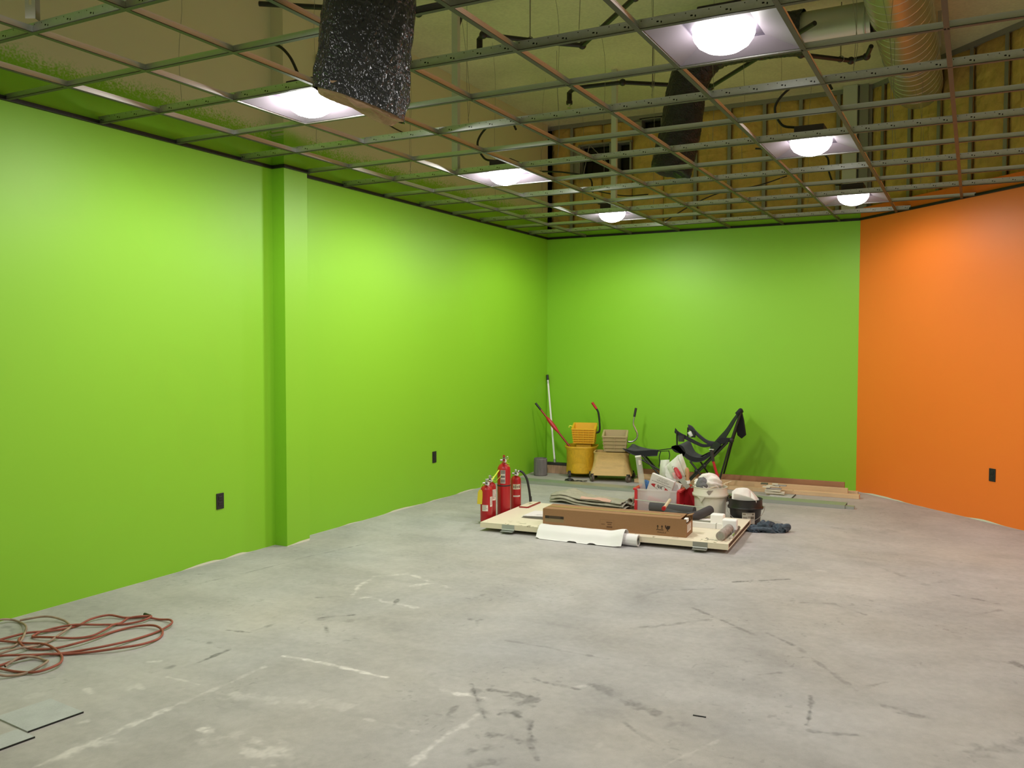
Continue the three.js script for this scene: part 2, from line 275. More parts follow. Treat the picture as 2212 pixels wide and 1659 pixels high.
  for (let o = 0; o < TW * TH; o++) { const v = clamp(val[o], 0.35, 1.75), w = warm[o]; d[4 * o] = S8(0.418 * v * (1 + 0.06 * w)); d[4 * o + 1] = S8(0.398 * v); d[4 * o + 2] = S8(0.384 * v * (1 - 0.12 * w)); d[4 * o + 3] = 255; }
  const t = new THREE.DataTexture(d, TW, TH); t.colorSpace = THREE.SRGBColorSpace; t.magFilter = THREE.LinearFilter; t.minFilter = THREE.LinearMipmapLinearFilter; t.generateMipmaps = true; t.wrapS = t.wrapT = THREE.MirroredRepeatWrapping; t.needsUpdate = true;
  const g = new THREE.BoxGeometry(RX + 0.6, 0.2, FZ - BZ + 0.6).translate((RX) / 2, -0.1, (FZ + BZ) / 2), p = g.attributes.position, uv = g.attributes.uv;
  for (let i = 0; i < p.count; i++) uv.setXY(i, (p.getX(i) - X0) / (X1 - X0), (p.getZ(i) - Z0) / (Z1 - Z0));
  struct('floor', g, mat(0xffffff, 0.72, 0, { map: t }));
}
// ---- walls
function paintedWall(name, a, b, top, thick, paintTop, color, rough = 0.5) {     // a, b: foot line seen from inside (left to right); paint ends in a rolled, ragged edge
  const L = a.distanceTo(b), tw = 1536, th = 640;
  const map = dataTex(tw, th, (x, y) => {
    const mx = x / tw * L, my = y / th * top, e = paintTop + 0.05 * (fbm(mx * 1.5, 1, 2, 11) - 0.5) + 0.03 * (noise2(mx * 9, my * 9, 12) - 0.5);
    const m = 1 - smooth(e - 0.05, e + 0.06, my + 0.10 * (hash2(x, y, 9) - 0.5)), s = 1 + 0.03 * (fbm(mx * 2, my * 2, 3, 4) - 0.5);
    return [0, 1, 2].map((k) => (BOARD[k] + (color[k] - BOARD[k]) * m) * s);
  }, true, false);
  const g = new THREE.BoxGeometry(L, top, thick).translate(0, top / 2, -thick / 2), p = g.attributes.position, uv = g.attributes.uv;
  for (let i = 0; i < p.count; i++) uv.setXY(i, p.getX(i) / L + 0.5, p.getY(i) / top);
  const o = struct(name, g, mat(0xffffff, rough, 0, { map }));
  o.position.set((a.x + b.x) / 2, 0, (a.z + b.z) / 2); o.rotation.y = Math.atan2(-(b.z - a.z), b.x - a.x);
  // strip at the foot that the roller missed: bare paper face, ragged, a little proud
  const n = Math.round(L * 40), pos = [], idx = [];
  for (let i = 0; i <= n; i++) { const x = -L / 2 + L * i / n, h = 0.014 * smooth(0.42, 0.75, fbm(i / 14, 3, 3, name.length)) + 0.001; pos.push(x, 0, 0.0012, x, h, 0.0012); if (i < n) idx.push(2 * i, 2 * i + 2, 2 * i + 1, 2 * i + 1, 2 * i + 2, 2 * i + 3); }
  const s = new THREE.BufferGeometry(); s.setAttribute('position', new THREE.Float32BufferAttribute(pos, 3)); s.setIndex(idx); s.computeVertexNormals();
  lab(part('bare_edge', s, M.bare, o), 'pale unpainted strip along the foot of the wall');
  return o;
}
const T = 0.15;
paintedWall('wall_left', V(LX, 0, FZ), V(LX, 0, BZ), DECK, T, 3.28, GREEN);
{ // shallow pilaster on the left wall
  const o = paintedWall('wall_pilaster', V(LX + 0.125, 0, -2.78), V(LX + 0.125, 0, -3.05), DECK, 0.125, 3.28, GREEN);
}
paintedWall('wall_back', V(LX, 0, BZ), V(CX, 0, BZ), 3.10, T, 3.2, GREEN);
paintedWall('wall_angled', ANG, ANG_END, 3.13, T, 3.3, ORANGE);
struct('wall_right', new THREE.BoxGeometry(T, DECK, FZ - BZ + 0.4).translate(RX + T / 2, DECK / 2, (FZ + BZ) / 2), M.board);
struct('wall_front', new THREE.BoxGeometry(RX - LX + 2 * T, DECK, T).translate((RX + LX) / 2, DECK / 2, FZ + T / 2), M.board);
{ // roof deck over everything
  const g = metreUV(new THREE.BoxGeometry(RX + 0.6, 0.15, FZ - BZ + 0.6).translate(RX / 2, DECK + 0.075, (FZ + BZ) / 2), 0.25);
  struct('ceiling', g, mat(0xffffff, 0.92, 0, { map: speck(0.64, 0.63, 0.42, 0.14, 30, 256, 18) }));  // pale deck; yellow-green light bounced from the walls is put into its colour
}
// ---- bare stud walls with yellow insulation above the painted boards
function studWall(name, a, b, y0, first, holes = []) {
  const o = structGroup(name), L = a.distanceTo(b); o.position.copy(a); o.rotation.y = Math.atan2(-(b.z - a.z), b.x - a.x);
  const sh = new THREE.Shape([[0, 0], [L, 0], [L, DECK], [0, DECK]].map(([x, y]) => new THREE.Vector2(x, y)));
  for (const [h0, h1, v0, v1] of holes) sh.holes.push(new THREE.Path([[h0, v0], [h0, v1], [h1, v1], [h1, v0]].map(([x, y]) => new THREE.Vector2(x, y))));
  part('sheathing', new THREE.ExtrudeGeometry(sh, { depth: 0.06, bevelEnabled: false }).translate(0, 0, -0.25), M.board, o);
  const xs = []; for (let x = first; x < L - 0.02; x += 0.4064) xs.push(x);
  const edges = [0, ...xs, L];
  for (const x of xs.filter((x) => !holes.some(([h0, h1]) => x > h0 - 0.03 && x < h1 + 0.03))) part('stud', [box(0.006, DECK - y0, 0.09, x - 0.018, (DECK + y0) / 2, -0.13), box(0.042, DECK - y0, 0.004, x, (DECK + y0) / 2, -0.085)], M.stud, o);
  part('top_track', box(L, 0.05, 0.1, L / 2, DECK - 0.025, -0.13), M.stud, o);
  for (let k = 0; k + 1 < edges.length; k++) {
    const w = edges[k + 1] - edges[k] - 0.008; if (w < 0.04) continue;
    const cx = (edges[k] + edges[k + 1]) / 2;
    let spans = [[y0 - 0.2, DECK - 0.05]];
    for (const [h0, h1, v0, v1] of holes) if (cx > h0 - 0.15 && cx < h1 + 0.15) spans = spans.flatMap(([p, q]) => [[p, Math.min(q, v0)], [Math.max(p, v1), q]]).filter(([p, q]) => q - p > 0.05);
    for (const [p, q] of spans) {
      const g = shell((u, v) => V(cx - w / 2 + u * w, p + v * (q - p), -0.12 + 0.028 * Math.sin(Math.PI * u) + 0.022 * (fbm(u * 3 + k * 7, v * 6, 3, 50 + k) - 0.5)), 8, 14, 0.05);
      const uvs = g.attributes.uv; for (let i = 0; i < uvs.count; i++) uvs.setXY(i, uvs.getX(i) * 0.4 + k * 0.37, uvs.getY(i) * (q - p));
      part('insulation_batt', g, M.batt, o);
    }
  }
  return o;
}
const HOLES = [[0.41, 0.83, 3.765, 4.18], [0.915, 1.10, 3.775, 4.17], [1.235, 1.50, 4.27, 4.42]];
studWall('wall_back_upper', V(LX, 0, BZ), V(CX, 0, BZ), 3.1, 0.30, HOLES);
studWall('wall_angled_upper', ANG, ANG_END, 3.13, 0.22);
struct('trim_1', box(0.16, DECK - 3.1, 0.16, CX + 0.02, (DECK + 3.1) / 2, BZ - 0.1), M.stud);
HOLES.forEach(([x0, x1, y0, y1]) => { // dark openings with a thin steel frame and crossed bracing
  const w = structGroup('window'); w.name = `window_${HOLES.findIndex((h) => h[0] === x0) + 1}`; w.position.set(LX, 0, BZ);
  const cx = (x0 + x1) / 2, cy = (y0 + y1) / 2;
  part('pane', new THREE.PlaneGeometry(x1 - x0, y1 - y0).translate(cx, cy, -0.2), M.glass, w);
  part('frame', [box(x1 - x0 + 0.04, 0.02, 0.15, cx, y1, -0.155), box(x1 - x0 + 0.04, 0.02, 0.15, cx, y0, -0.155), box(0.02, y1 - y0, 0.15, x0, cy, -0.155), box(0.02, y1 - y0, 0.15, x1, cy, -0.155)], M.stud, w);
  if (x0 < 0.5) { part('brace', rod(V(x0 + 0.14, y1, -0.08), V(x0 + 0.05, y0, -0.08), 0.005), M.stud, w); part('brace', rod(V(x0 + 0.14, y1, -0.08), V(x1, y0 + 0.12, -0.08), 0.005), M.stud, w); }
});

// ================================================================ SUSPENDED CEILING GRID (open, no tiles)
{
  const o = thing('ceiling_grid', 'open suspended ceiling grid of galvanized tees without tiles', 'ceiling grid');
  const WEB = { main: 0.043, cross: 0.03 };
  const tee = (L, kind) => { // along +x from 0..L, cap at CEIL, web above
    const h = WEB[kind], w = new THREE.BoxGeometry(L, h, 0.0025).translate(L / 2, h / 2 + 0.001, 0), uv = w.attributes.uv, p = w.attributes.position;
    for (let i = 0; i < uv.count; i++) uv.setXY(i, p.getX(i) / 0.305, p.getY(i) / h);
    return { web: join([w, box(L, 0.006, 0.006, L / 2, h, 0)]), cap: box(L, 0.004, 0.024, L / 2, 0, 0) };
  };
  const cut = {}; const cached = (L, kind) => cut[L.toFixed(3) + kind] ??= tee(L, kind);
  const add = (name, x, z, L, kind, along) => {
    const g = cached(L, kind), m = part(name, g.web, kind === 'main' ? M.tee : M.galv, o);
    m.position.set(x, CEIL, z); if (along === 'z') m.rotation.y = Math.PI / 2;       // +x -> -z
    part('face_cap', g.cap, M.cap, m); return m;
  };
  const right = (z) => Math.min(RX, CX + Math.max(0, (z - BZ) / 1.03)) - 0.005;         // x of the angled or right wall
  const zAt = (x) => Math.max(BZ, BZ + (x - CX) * 1.03) + 0.01;
  for (let v = -6; v <= 12; v += 2) { const z = -v * GRID; add('main_tee', LX + 0.003, z, right(z) - LX, 'main', 'x'); }
  for (let u = 1; u <= 12; u++) {
    const x = u * GRID, zEnd = zAt(x);
    for (let v = -6; v <= 12; v += 2) { const z0 = -v * GRID, z1 = Math.max(zEnd, -(v + 2) * GRID); if (z0 - z1 > 0.05) add('cross_tee', x, z0 - 0.002, z0 - z1 - 0.004, 'cross', 'z'); }
  }
  for (let v = -5; v <= 11; v += 2) { const z = -v * GRID, R = right(z); for (let u = 0; u <= 12; u++) { const x0 = u ? u * GRID : LX, x1 = Math.min(R, (u + 1) * GRID); if (x1 - x0 > 0.05) add('cross_tee', x0 + 0.002, z, x1 - x0 - 0.004, 'cross', 'x'); } }
  // wall angle: black L trim round the room
  const L = (a, b) => part('wall_angle', [bar(a, b, 0.022, 0.003), bar(a.clone().add(V(0, 0.012, 0)), b.clone().add(V(0, 0.012, 0)), 0.004, 0.026)], M.black, o);
  const yc = CEIL - 0.003, off = 0.012;
  L(V(LX + off, yc, FZ), V(LX + off, yc, -2.77)); L(V(LX + 0.002, yc, -2.768), V(LX + 0.137, yc, -2.768)); L(V(LX + 0.137, yc, -2.768), V(LX + 0.137, yc, -3.062)); L(V(LX + 0.137, yc, -3.062), V(LX, yc, -3.062));
  L(V(LX + off, yc, -3.06), V(LX + off, yc, BZ)); L(V(LX, yc, BZ + off), V(CX, yc, BZ + off)); L(ANG.clone().setY(yc).add(V(-0.008, 0, 0.008)), ANG_END.clone().setY(yc).add(V(-0.008, 0, 0.008)));
  // hanger wires, a little slack, from the mains to the deck
  for (let v = 0; v <= 12; v += 2) for (let u = 1; u <= 9; u += 2) {
    const x = u * GRID + 0.25 + 0.1 * rr(-1, 1), z = -v * GRID; if (x > right(z) - 0.2) continue;
    const pts = [V(x, CEIL + 0.05, z)]; for (let k = 1; k < 5; k++) pts.push(V(x + rr(-0.012, 0.012), CEIL + 0.05 + k * 0.28, z + rr(-0.012, 0.012))); pts.push(V(x + rr(-0.06, 0.06), DECK, z + rr(-0.06, 0.06)));
    part('hanger_wire', tube(pts, 0.0016, 16, 4), M.wire, o);
    if (rnd() < 0.6) part('hanger_wire', tube([V(x, CEIL + 0.06, z + 0.01), V(x + 0.02, CEIL + 0.15, z + 0.02), V(x + 0.035 * (rnd() - 0.5), CEIL + rr(0.3, 0.7), z + 0.03), V(x + rr(-0.08, 0.08), CEIL + rr(0.7, 0.95), z)], 0.0014, 14, 4), M.wire, o);
  }
}

// ================================================================ LIGHT FIXTURES: two by two lay-in pans with a drop lens
function fixture(u, v, label, whip, power = 0.84, glow = 14) {
  const x = u * GRID, z = -v * GRID, t = thing('ceiling_light', label, 'ceiling light', V(x, CEIL, z), 0);
  const s = GRID / 2 - 0.014, a = 0.155, h = 0.05, sq = (k, y) => [V(k, y, k), V(-k, y, k), V(-k, y, -k), V(k, y, -k)];
  const faces = (k0, y0, k1, y1) => { const A = sq(k0, y0), B = sq(k1, y1), pos = []; for (let i = 0; i < 4; i++) { const j = (i + 1) % 4; for (const p of [A[i], A[j], B[j], A[i], B[j], B[i]]) pos.push(p.x, p.y, p.z); } const g = new THREE.BufferGeometry(); g.setAttribute('position', new THREE.Float32BufferAttribute(pos, 3)); g.computeVertexNormals(); return g; };
  part('reflector_pan', [faces(s, 0.006, a, h)], M.lilac, t);
  part('pan_top', [faces(s, 0.010, a, h + 0.006), box(2 * a, 0.004, 2 * a, 0, h + 0.008, 0)], M.housing, t);
  part('ballast_box', rbox(0.2, 0.075, 0.2, 0.006, 0, h + 0.05, 0), M.housing, t);
  const lens = part('lens', lathe([[0.001, -0.058], [0.04, -0.055], [0.08, -0.042], [0.115, -0.020], [0.135, 0.008], [0.142, 0.03], [0.142, h]], 36), mat(0xffffff, 0.3, 0, { emissive: LAMP_COLOR, emissiveIntensity: glow }), t);
  lens.castShadow = false; lab(lens, 'glowing white drop lens');
  if (whip) { const q = whip.map(([px, py, pz]) => V(px, py, pz)); part('flex_conduit', tube(q, 0.009, 40, 8), M.blackSteel, t); }
  const light = new THREE.SpotLight(LAMP_COLOR, LAMP_POWER * power, 0, 1.555, 0.30, 2);
  light.position.set(0, -0.015, 0); light.target.position.set(0, -1, 0); light.castShadow = true; light.shadow.radius = 5.5; light.shadow.mapSize.set(1024, 1024); light.shadow.camera.near = 0.05; light.shadow.bias = -0.002;
  t.add(light, light.target); return t;
}
const W1 = [[-0.06, 0.14, 0], [-0.09, 0.2, 0.0], [-0.16, 0.32, 0.0], [-0.26, 0.40, 0.0], [-0.45, 0.42, 0]], W2 = [[-0.1, 0.15, 0], [-0.2, 0.18, 0], [-0.24, 0.3, 0.05], [-0.1, 0.42, 0.1], [0.1, 0.44, 0.1], [0.15, 0.36, 0.1]], W3 = [[-0.1, 0.15, 0], [-0.17, 0.16, 0], [-0.22, 0.28, 0.02], [-0.24, 0.42, 0.03], [-0.5, 0.5, 0.1], [-0.9, 0.55, 0.1]];
fixture(2.5, 2.5, 'square lay-in ceiling light partly hidden behind the big black duct end', W1, 1.16, 55);
fixture(6.5, 2.5, 'large bright square ceiling light beside the galvanized duct branch', [[0.06, 0.16, 0], [0.05, 0.3, -0.02], [0.12, 0.6, 0], [0.1, 1.2, 0.1]]);
fixture(2.5, 6.5, 'square ceiling light near the green wall, in front of the dark window openings', W2, 1.45, 55);
fixture(6.5, 6.5, 'square ceiling light beside the far hanging flexible duct, above the chair', W2);
fixture(2.5, 10.5, 'small far square ceiling light above the mop buckets near the green corner', W3, 1.08, 20);
fixture(6.5, 10.5, 'small far square ceiling light next to the orange wall corner', W3, 0.50, 9);
fixture(2.5, -1.5, 'square ceiling light above the coiled hose, outside the picture', null, 0.26, 36);
fixture(6.5, -1.5, 'square ceiling light above the photographer, outside the picture', null);
fixture(10.5, 6.5, 'square ceiling light close to the angled orange wall, outside the picture', null, 1.22);

// ================================================================ ABOVE THE GRID: ducts, pipes, posts
function wrinkled(pts, r, seg, n, amp, s, flare = 0) {              // crinkled foil jacket round a path
  const c = new THREE.CatmullRomCurve3(pts, false, 'centripetal'), fr = c.computeFrenetFrames(seg, false), rings = [];
  for (let k = 0; k <= seg; k++) {
    const p = c.getPointAt(k / seg), ring = [], t = k / seg;
    for (let i = 0; i < n; i++) {
      const a = i / n * Math.PI * 2, ca = Math.cos(a), sa = Math.sin(a);
      const w = amp * (2 * fbm(ca * 3 + 7 + t * 3, sa * 3 + t * seg * 0.16, 4, s) - 1) + amp * 0.8 * (1 - Math.abs(2 * noise2(ca * 5 + sa * 3 + 9, t * seg * 0.5 + ca, s + 5) - 1)) - amp * 0.5;
      const q = r * (1 + flare * smooth(0.75, 1, t)) + w;
      ring.push(p.clone().addScaledVector(fr.normals[k], ca * q).addScaledVector(fr.binormals[k], sa * q));
    }
    rings.push(ring);
  }
  return loft(rings, false);
}
const crinkle = dataTex(256, 512, (x, y) => { const a = 1 - Math.abs(2 * noise2(x / 14 + noise2(x / 30, y / 20, 4) * 2, y / 7, 81) - 1), b = 1 - Math.abs(2 * noise2(x / 7, y / 4 + x / 30, 82) - 1), n = 0.6 * a * a + 0.4 * b; return [n, n, n]; }, false);
const foilBlack = mat(C(0.045, 0.046, 0.05), 0.2, 0.3, { bumpMap: crinkle, bumpScale: 0.007 }), foilDark = mat(C(0.035, 0.035, 0.04), 0.42, 0.2, { bumpMap: crinkle, bumpScale: 0.006 }), fluff = mat(0xffffff, 0.97, 0, { map: speck(0.42, 0.27, 0.16, 0.25, 8, 128, 77) });
const camRight = V(0.886, 0, -0.464), camNear = V(0.464, 0, 0.886);
function flexDuct(label, pts, r, m, amp, s, flare, slant, endMat) {
  const skew = (g, e) => { const p = g.attributes.position; for (let i = 0; i < p.count; i++) { const q = V(p.getX(i), p.getY(i), p.getZ(i)); p.setY(i, q.y - (slant * q.clone().sub(e).dot(camRight) + 0.45 * slant * q.clone().sub(e).dot(camNear)) * (1 - smooth(e.y + 0.1, e.y + 0.55, q.y))); } g.computeVertexNormals(); return g; };
  const t = thing('flexible_duct', label, 'duct', V(0, 0, 0)), e = pts[pts.length - 1], d = e.clone().sub(pts[pts.length - 2]).normalize();
  part('foil_jacket', skew(wrinkled(pts, r, 110, 84, amp, s, flare), e), m, t);
  const q = new THREE.Quaternion().setFromUnitVectors(V(0, 1, 0), d), ring = lathe([[0.001, -0.03], [r * 0.3, -0.02], [r * 0.55, -0.008], [r * 0.8, 0.016], [r * 0.97, 0.012], [r * 1.01, -0.03]], 40), p = ring.attributes.position;
  for (let i = 0; i < p.count; i++) { const a = Math.atan2(p.getZ(i), p.getX(i)), k = 1 + 0.05 * (noise2(a * 3 + 9, p.getY(i) * 30, s) - 0.5); p.setXYZ(i, p.getX(i) * k, p.getY(i) + 0.03 * (noise2(a * 2.5 + 4, 3, s + 1) - 0.5), p.getZ(i) * k); }
  ring.computeVertexNormals();
  lab(part('insulation_end', skew(ring.applyQuaternion(q).translate(e.x, e.y, e.z), e), endMat, t), endMat === fluff ? 'tan fibre insulation showing at the cut end' : 'dark folded end');
  return t;
}
flexDuct('big shiny black foil flexible duct hanging down through the ceiling grid', [V(4.25, 4.2, -0.42), V(3.6, 4.2, -0.42), V(3.1, 4.08, -0.41), V(2.87, 3.75, -0.40), V(2.83, 3.3, -0.40), V(2.80, 2.9, -0.38), V(2.775, 2.57, -0.36)], 0.178, foilBlack, 0.016, 3, 0.04, 0.26, fluff);
flexDuct('dull dark flexible duct hanging behind the ceiling grid near the insulated wall', [V(3.75, 4.13, -4.9), V(3.3, 4.15, -4.93), V(2.95, 4.1, -4.94), V(2.80, 3.9, -4.94), V(2.74, 3.5, -4.89), V(2.67, 3.10, -4.83)], 0.172, foilDark, 0.013, 14, 0, 0.1, foilDark);
{
  const t = thing('spiral_duct', 'long round spiral metal duct running under the roof deck', 'duct', V(4.466, 4.165, 0));
  const z0 = 2.2, z1 = -6.95, r = 0.225;
  part('duct_pipe', new THREE.CylinderGeometry(r, r, z0 - z1, 40, 1, true).rotateX(Math.PI / 2).translate(0, 0, (z0 + z1) / 2), M.spiral, t);
  const seam = []; for (let a = 0; a < (z0 - z1) / 0.16 * Math.PI * 2; a += 0.22) seam.push(V(Math.cos(a) * r, Math.sin(a) * r, z1 + a / (Math.PI * 2) * 0.16));
  part('spiral_seam', new THREE.TubeGeometry(new THREE.CatmullRomCurve3(seam), seam.length, 0.004, 4), M.spiral, t);
  part('duct_end', lathe([[r, 0], [r, 0.1], [r * 0.8, 0.22], [r * 0.4, 0.29], [0.001, 0.31]], 36).rotateX(-Math.PI / 2).translate(0, 0, z1), M.spiral, t);
  for (const z of [-2.4, -5.9]) part('hanger_strap', [box(0.03, DECK - 4.165, 0.002, -r - 0.002, (DECK - 4.165) / 2, z), box(0.03, DECK - 4.165, 0.002, r + 0.002, (DECK - 4.165) / 2, z), new THREE.TorusGeometry(r + 0.003, 0.004, 4, 32, Math.PI).rotateZ(Math.PI).translate(0, 0, z)], M.galvDull, t);
  const b = thing('duct_branch', 'shiny galvanized round duct branch joining the spiral duct', 'duct', V(4.25, 4.145, -4.92));
  part('branch_pipe', new THREE.CylinderGeometry(0.145, 0.145, 0.62, 40, 1, true).rotateZ(Math.PI / 2).translate(-0.31, 0, 0), M.galv, b);
  part('collar', [new THREE.TorusGeometry(0.147, 0.007, 6, 40).rotateY(Math.PI / 2).translate(-0.04, 0, 0), new THREE.TorusGeometry(0.147, 0.007, 6, 40).rotateY(Math.PI / 2).translate(-0.56, 0, 0), bar(V(-0.6, -0.146, 0), V(0, -0.146, 0), 0.012, 0.006)], M.galvDull, b);
}
function pipeRun(label, pts, heads, hangers) {
  const t = thing('sprinkler_pipe', label, 'pipe');
  const r = 0.019; part('pipe', join(pts.slice(0, -1).map((p, i) => rod(p, pts[i + 1], r, r, 12))), M.blackSteel, t);
  for (const p of pts.slice(1, -1)) part('elbow', new THREE.SphereGeometry(0.032, 14, 10).translate(p.x, p.y, p.z), M.blackSteel, t);
  for (const p of heads) { const h = part('drop_nipple', [cyl(0.024, 0.024, 0.1, p.x, p.y - 0.1, p.z, 12), cyl(0.03, 0.03, 0.03, p.x, p.y - 0.11, p.z, 12)], M.blackSteel, t); part('sprinkler_head', [cyl(0.006, 0.012, 0.03, p.x, p.y - 0.14, p.z, 8), cyl(0.02, 0.02, 0.003, p.x, p.y - 0.143, p.z, 12)], M.chrome, h); }
  for (const p of hangers) part('rod_hanger', [rod(p, V(p.x, DECK, p.z), 0.005), new THREE.TorusGeometry(0.026, 0.004, 6, 18).translate(p.x, p.y, p.z)], M.wire, t);
}
pipeRun('black sprinkler pipe with an offset arm beside the big black flexible duct', [fl(1036, 84, 4.0), fl(1044, 75, 4.0), fl(1185, 92, 4.0), fl(1258, 98, 4.0), fl(1372, -6, 4.0), fl(1480, -110, 4.0)], [fl(1036, 84, 4.0)], [fl(1145, 87, 4.0)]);
pipeRun('black sprinkler pipe ending in a short drop in front of the dark windows', [fl(1230, 200, 4.0), fl(1242, 190, 4.0), fl(1345, 178, 4.0), fl(1535, 188, 4.0), fl(1642, 122, 4.0), fl(1760, 50, 4.0)], [fl(1230, 200, 4.0)], [fl(1410, 182, 4.0)]);
pipeRun('black sprinkler pipe with an upturned end beside the galvanized duct branch', [fl(1640, 112, 4.0), fl(1730, 118, 4.0), fl(1838, 131, 4.0), fl(1872, 122, 4.0), fl(1882, 100, 4.03)], [], [fl(1816, 128, 4.0)]);
pipeRun('black pipe high in the corner above the big black flexible duct', [fl(560, 8, 4.1), fl(904, 28, 4.0), fl(980, 10, 4.0), fl(1090, -40, 4.0)], [], []);
{
  const hang = (label, x, z) => { const t = thing('steel_post', label, 'post', V(x, CEIL + 0.045, z)), h = DECK - CEIL - 0.045; part('channel', [box(0.055, h, 0.005, 0, h / 2, 0.02), box(0.004, h, 0.04, -0.026, h / 2, 0), box(0.004, h, 0.04, 0.026, h / 2, 0)], M.post, t); };
  hang('pale steel post rising from the grid to the deck near the left wall', az(981, 366, -6 * GRID).x, -6 * GRID - 0.03);
  hang('slim steel post rising past the two dark window openings', az(1324, 440, -10 * GRID).x, -10 * GRID - 0.03);
  const c = thing('steel_post', 'broad pale column in the corner above the orange wall', 'post', V(CX - 0.12, 3.1, BZ + 0.02));
  part('column_face', rbox(0.15, DECK - 3.1, 0.09, 0.006, 0, (DECK - 3.1) / 2, 0), M.post, c); part('flange', box(0.09, DECK - 3.1, 0.06, 0.14, (DECK - 3.1) / 2, -0.015), M.stud, c);
  const top = fl(66, 62, CEIL);
  const h = thing('hanger_strap', 'white slotted hanger strap rising from the grid near the green wall', 'strap', V(top.x, CEIL + 0.045, top.z), 0.5);
  part('strap', [box(0.045, 0.06, 0.003, 0, 0.03, 0), box(0.016, 0.06, 0.003, -0.0145, 0.09, 0), box(0.016, 0.06, 0.003, 0.0145, 0.09, 0), box(0.045, DECK - CEIL - 0.165, 0.003, 0, (DECK - CEIL - 0.165) / 2 + 0.12, 0)], M.white, h); part('strap_flange', box(0.003, DECK - CEIL - 0.045, 0.04, 0.022, (DECK - CEIL - 0.045) / 2, -0.02), M.stud, h);
  const jb = ax(1134, 232, LX);
  const j = thing('junction_box', 'small open electrical box on the pale upper left wall', 'electrical box', V(LX, jb.y, jb.z)); part('box_body', [box(0.05, 0.1, 0.01, 0.03, 0, -0.05), box(0.05, 0.1, 0.01, 0.03, 0, 0.05), box(0.05, 0.01, 0.1, 0.03, 0.05, 0), box(0.05, 0.01, 0.1, 0.03, -0.05, 0)], M.redDark, j); part('back_plate', box(0.004, 0.1, 0.1, 0.003, 0, 0), M.blackSteel, j);
}
// loose cables on the upper wall and over the grid
const cable = (label, pts, r = 0.006) => single('cable', label, 'cable', tube(pts, r, 40, 6), M.blackSteel);
cable('black cable hanging in a hook beside the big duct', [ax(684, 118, LX + 0.02), ax(682, 135, LX + 0.02), ax(690, 147, LX + 0.02), ax(700, 150, LX + 0.02)]);
cable('short dark cable above the light near the big duct', [ax(838, 268, LX + 0.02), ax(850, 276, LX + 0.02), ax(880, 291, LX + 0.02)]);
cable('grey flexible conduit curving down behind the steel post', [az(1000, 30, -3.72), az(990, 60, -3.72), az(986, 100, -3.72), az(984, 140, -3.72)], 0.012);
cable('thin cable sagging along the insulated back wall', [az(1430, 482, BZ + 0.03), az(1500, 440, BZ + 0.03), az(1560, 415, BZ + 0.03), az(1640, 400, BZ + 0.03), az(1700, 380, BZ + 0.03)], 0.007);
cable('dark cable drooping above the far ceiling lights', [az(1260, 405, -7.0), az(1300, 415, -7.0), az(1350, 423, -7.0), az(1400, 420, -7.0)], 0.007);

// ================================================================ WALL OUTLETS
function outlet(label, p, turn) {
  const t = thing('wall_outlet', label, 'outlet', p, turn);
  part('cover_plate', rbox(0.072, 0.118, 0.007, 0.003, 0, 0, 0.0035), M.black, t);
  for (const y of [-0.021, 0.021]) { const s = part('socket', rbox(0.034, 0.03, 0.004, 0.002, 0, y, 0.008), M.pailBlack, t); part('slot', [box(0.002, 0.008, 0.002, -0.006, 0.003, 0.0102).translate(0, y, 0), box(0.002, 0.008, 0.002, 0.006, 0.003, 0.0102).translate(0, y, 0)], M.rubber, s); }
  part('screw', cyl(0.003, 0.003, 0.002, 0, 0, 0, 10).rotateX(Math.PI / 2).translate(0, 0, 0.007), M.blackSteel, t);
}
outlet('black wall outlet on the green wall before the pilaster', V(LX, 0.444, -2.197), Math.PI / 2);
outlet('black wall outlet on the green wall past the pilaster', V(LX, 0.454, -5.14), Math.PI / 2);
{ const d = ANG_END.clone().sub(ANG).normalize(), p = ANG.clone().addScaledVector(d, 1.88).setY(0.44); outlet('black wall outlet on the orange wall', p, Math.atan2(-d.z, d.x)); }

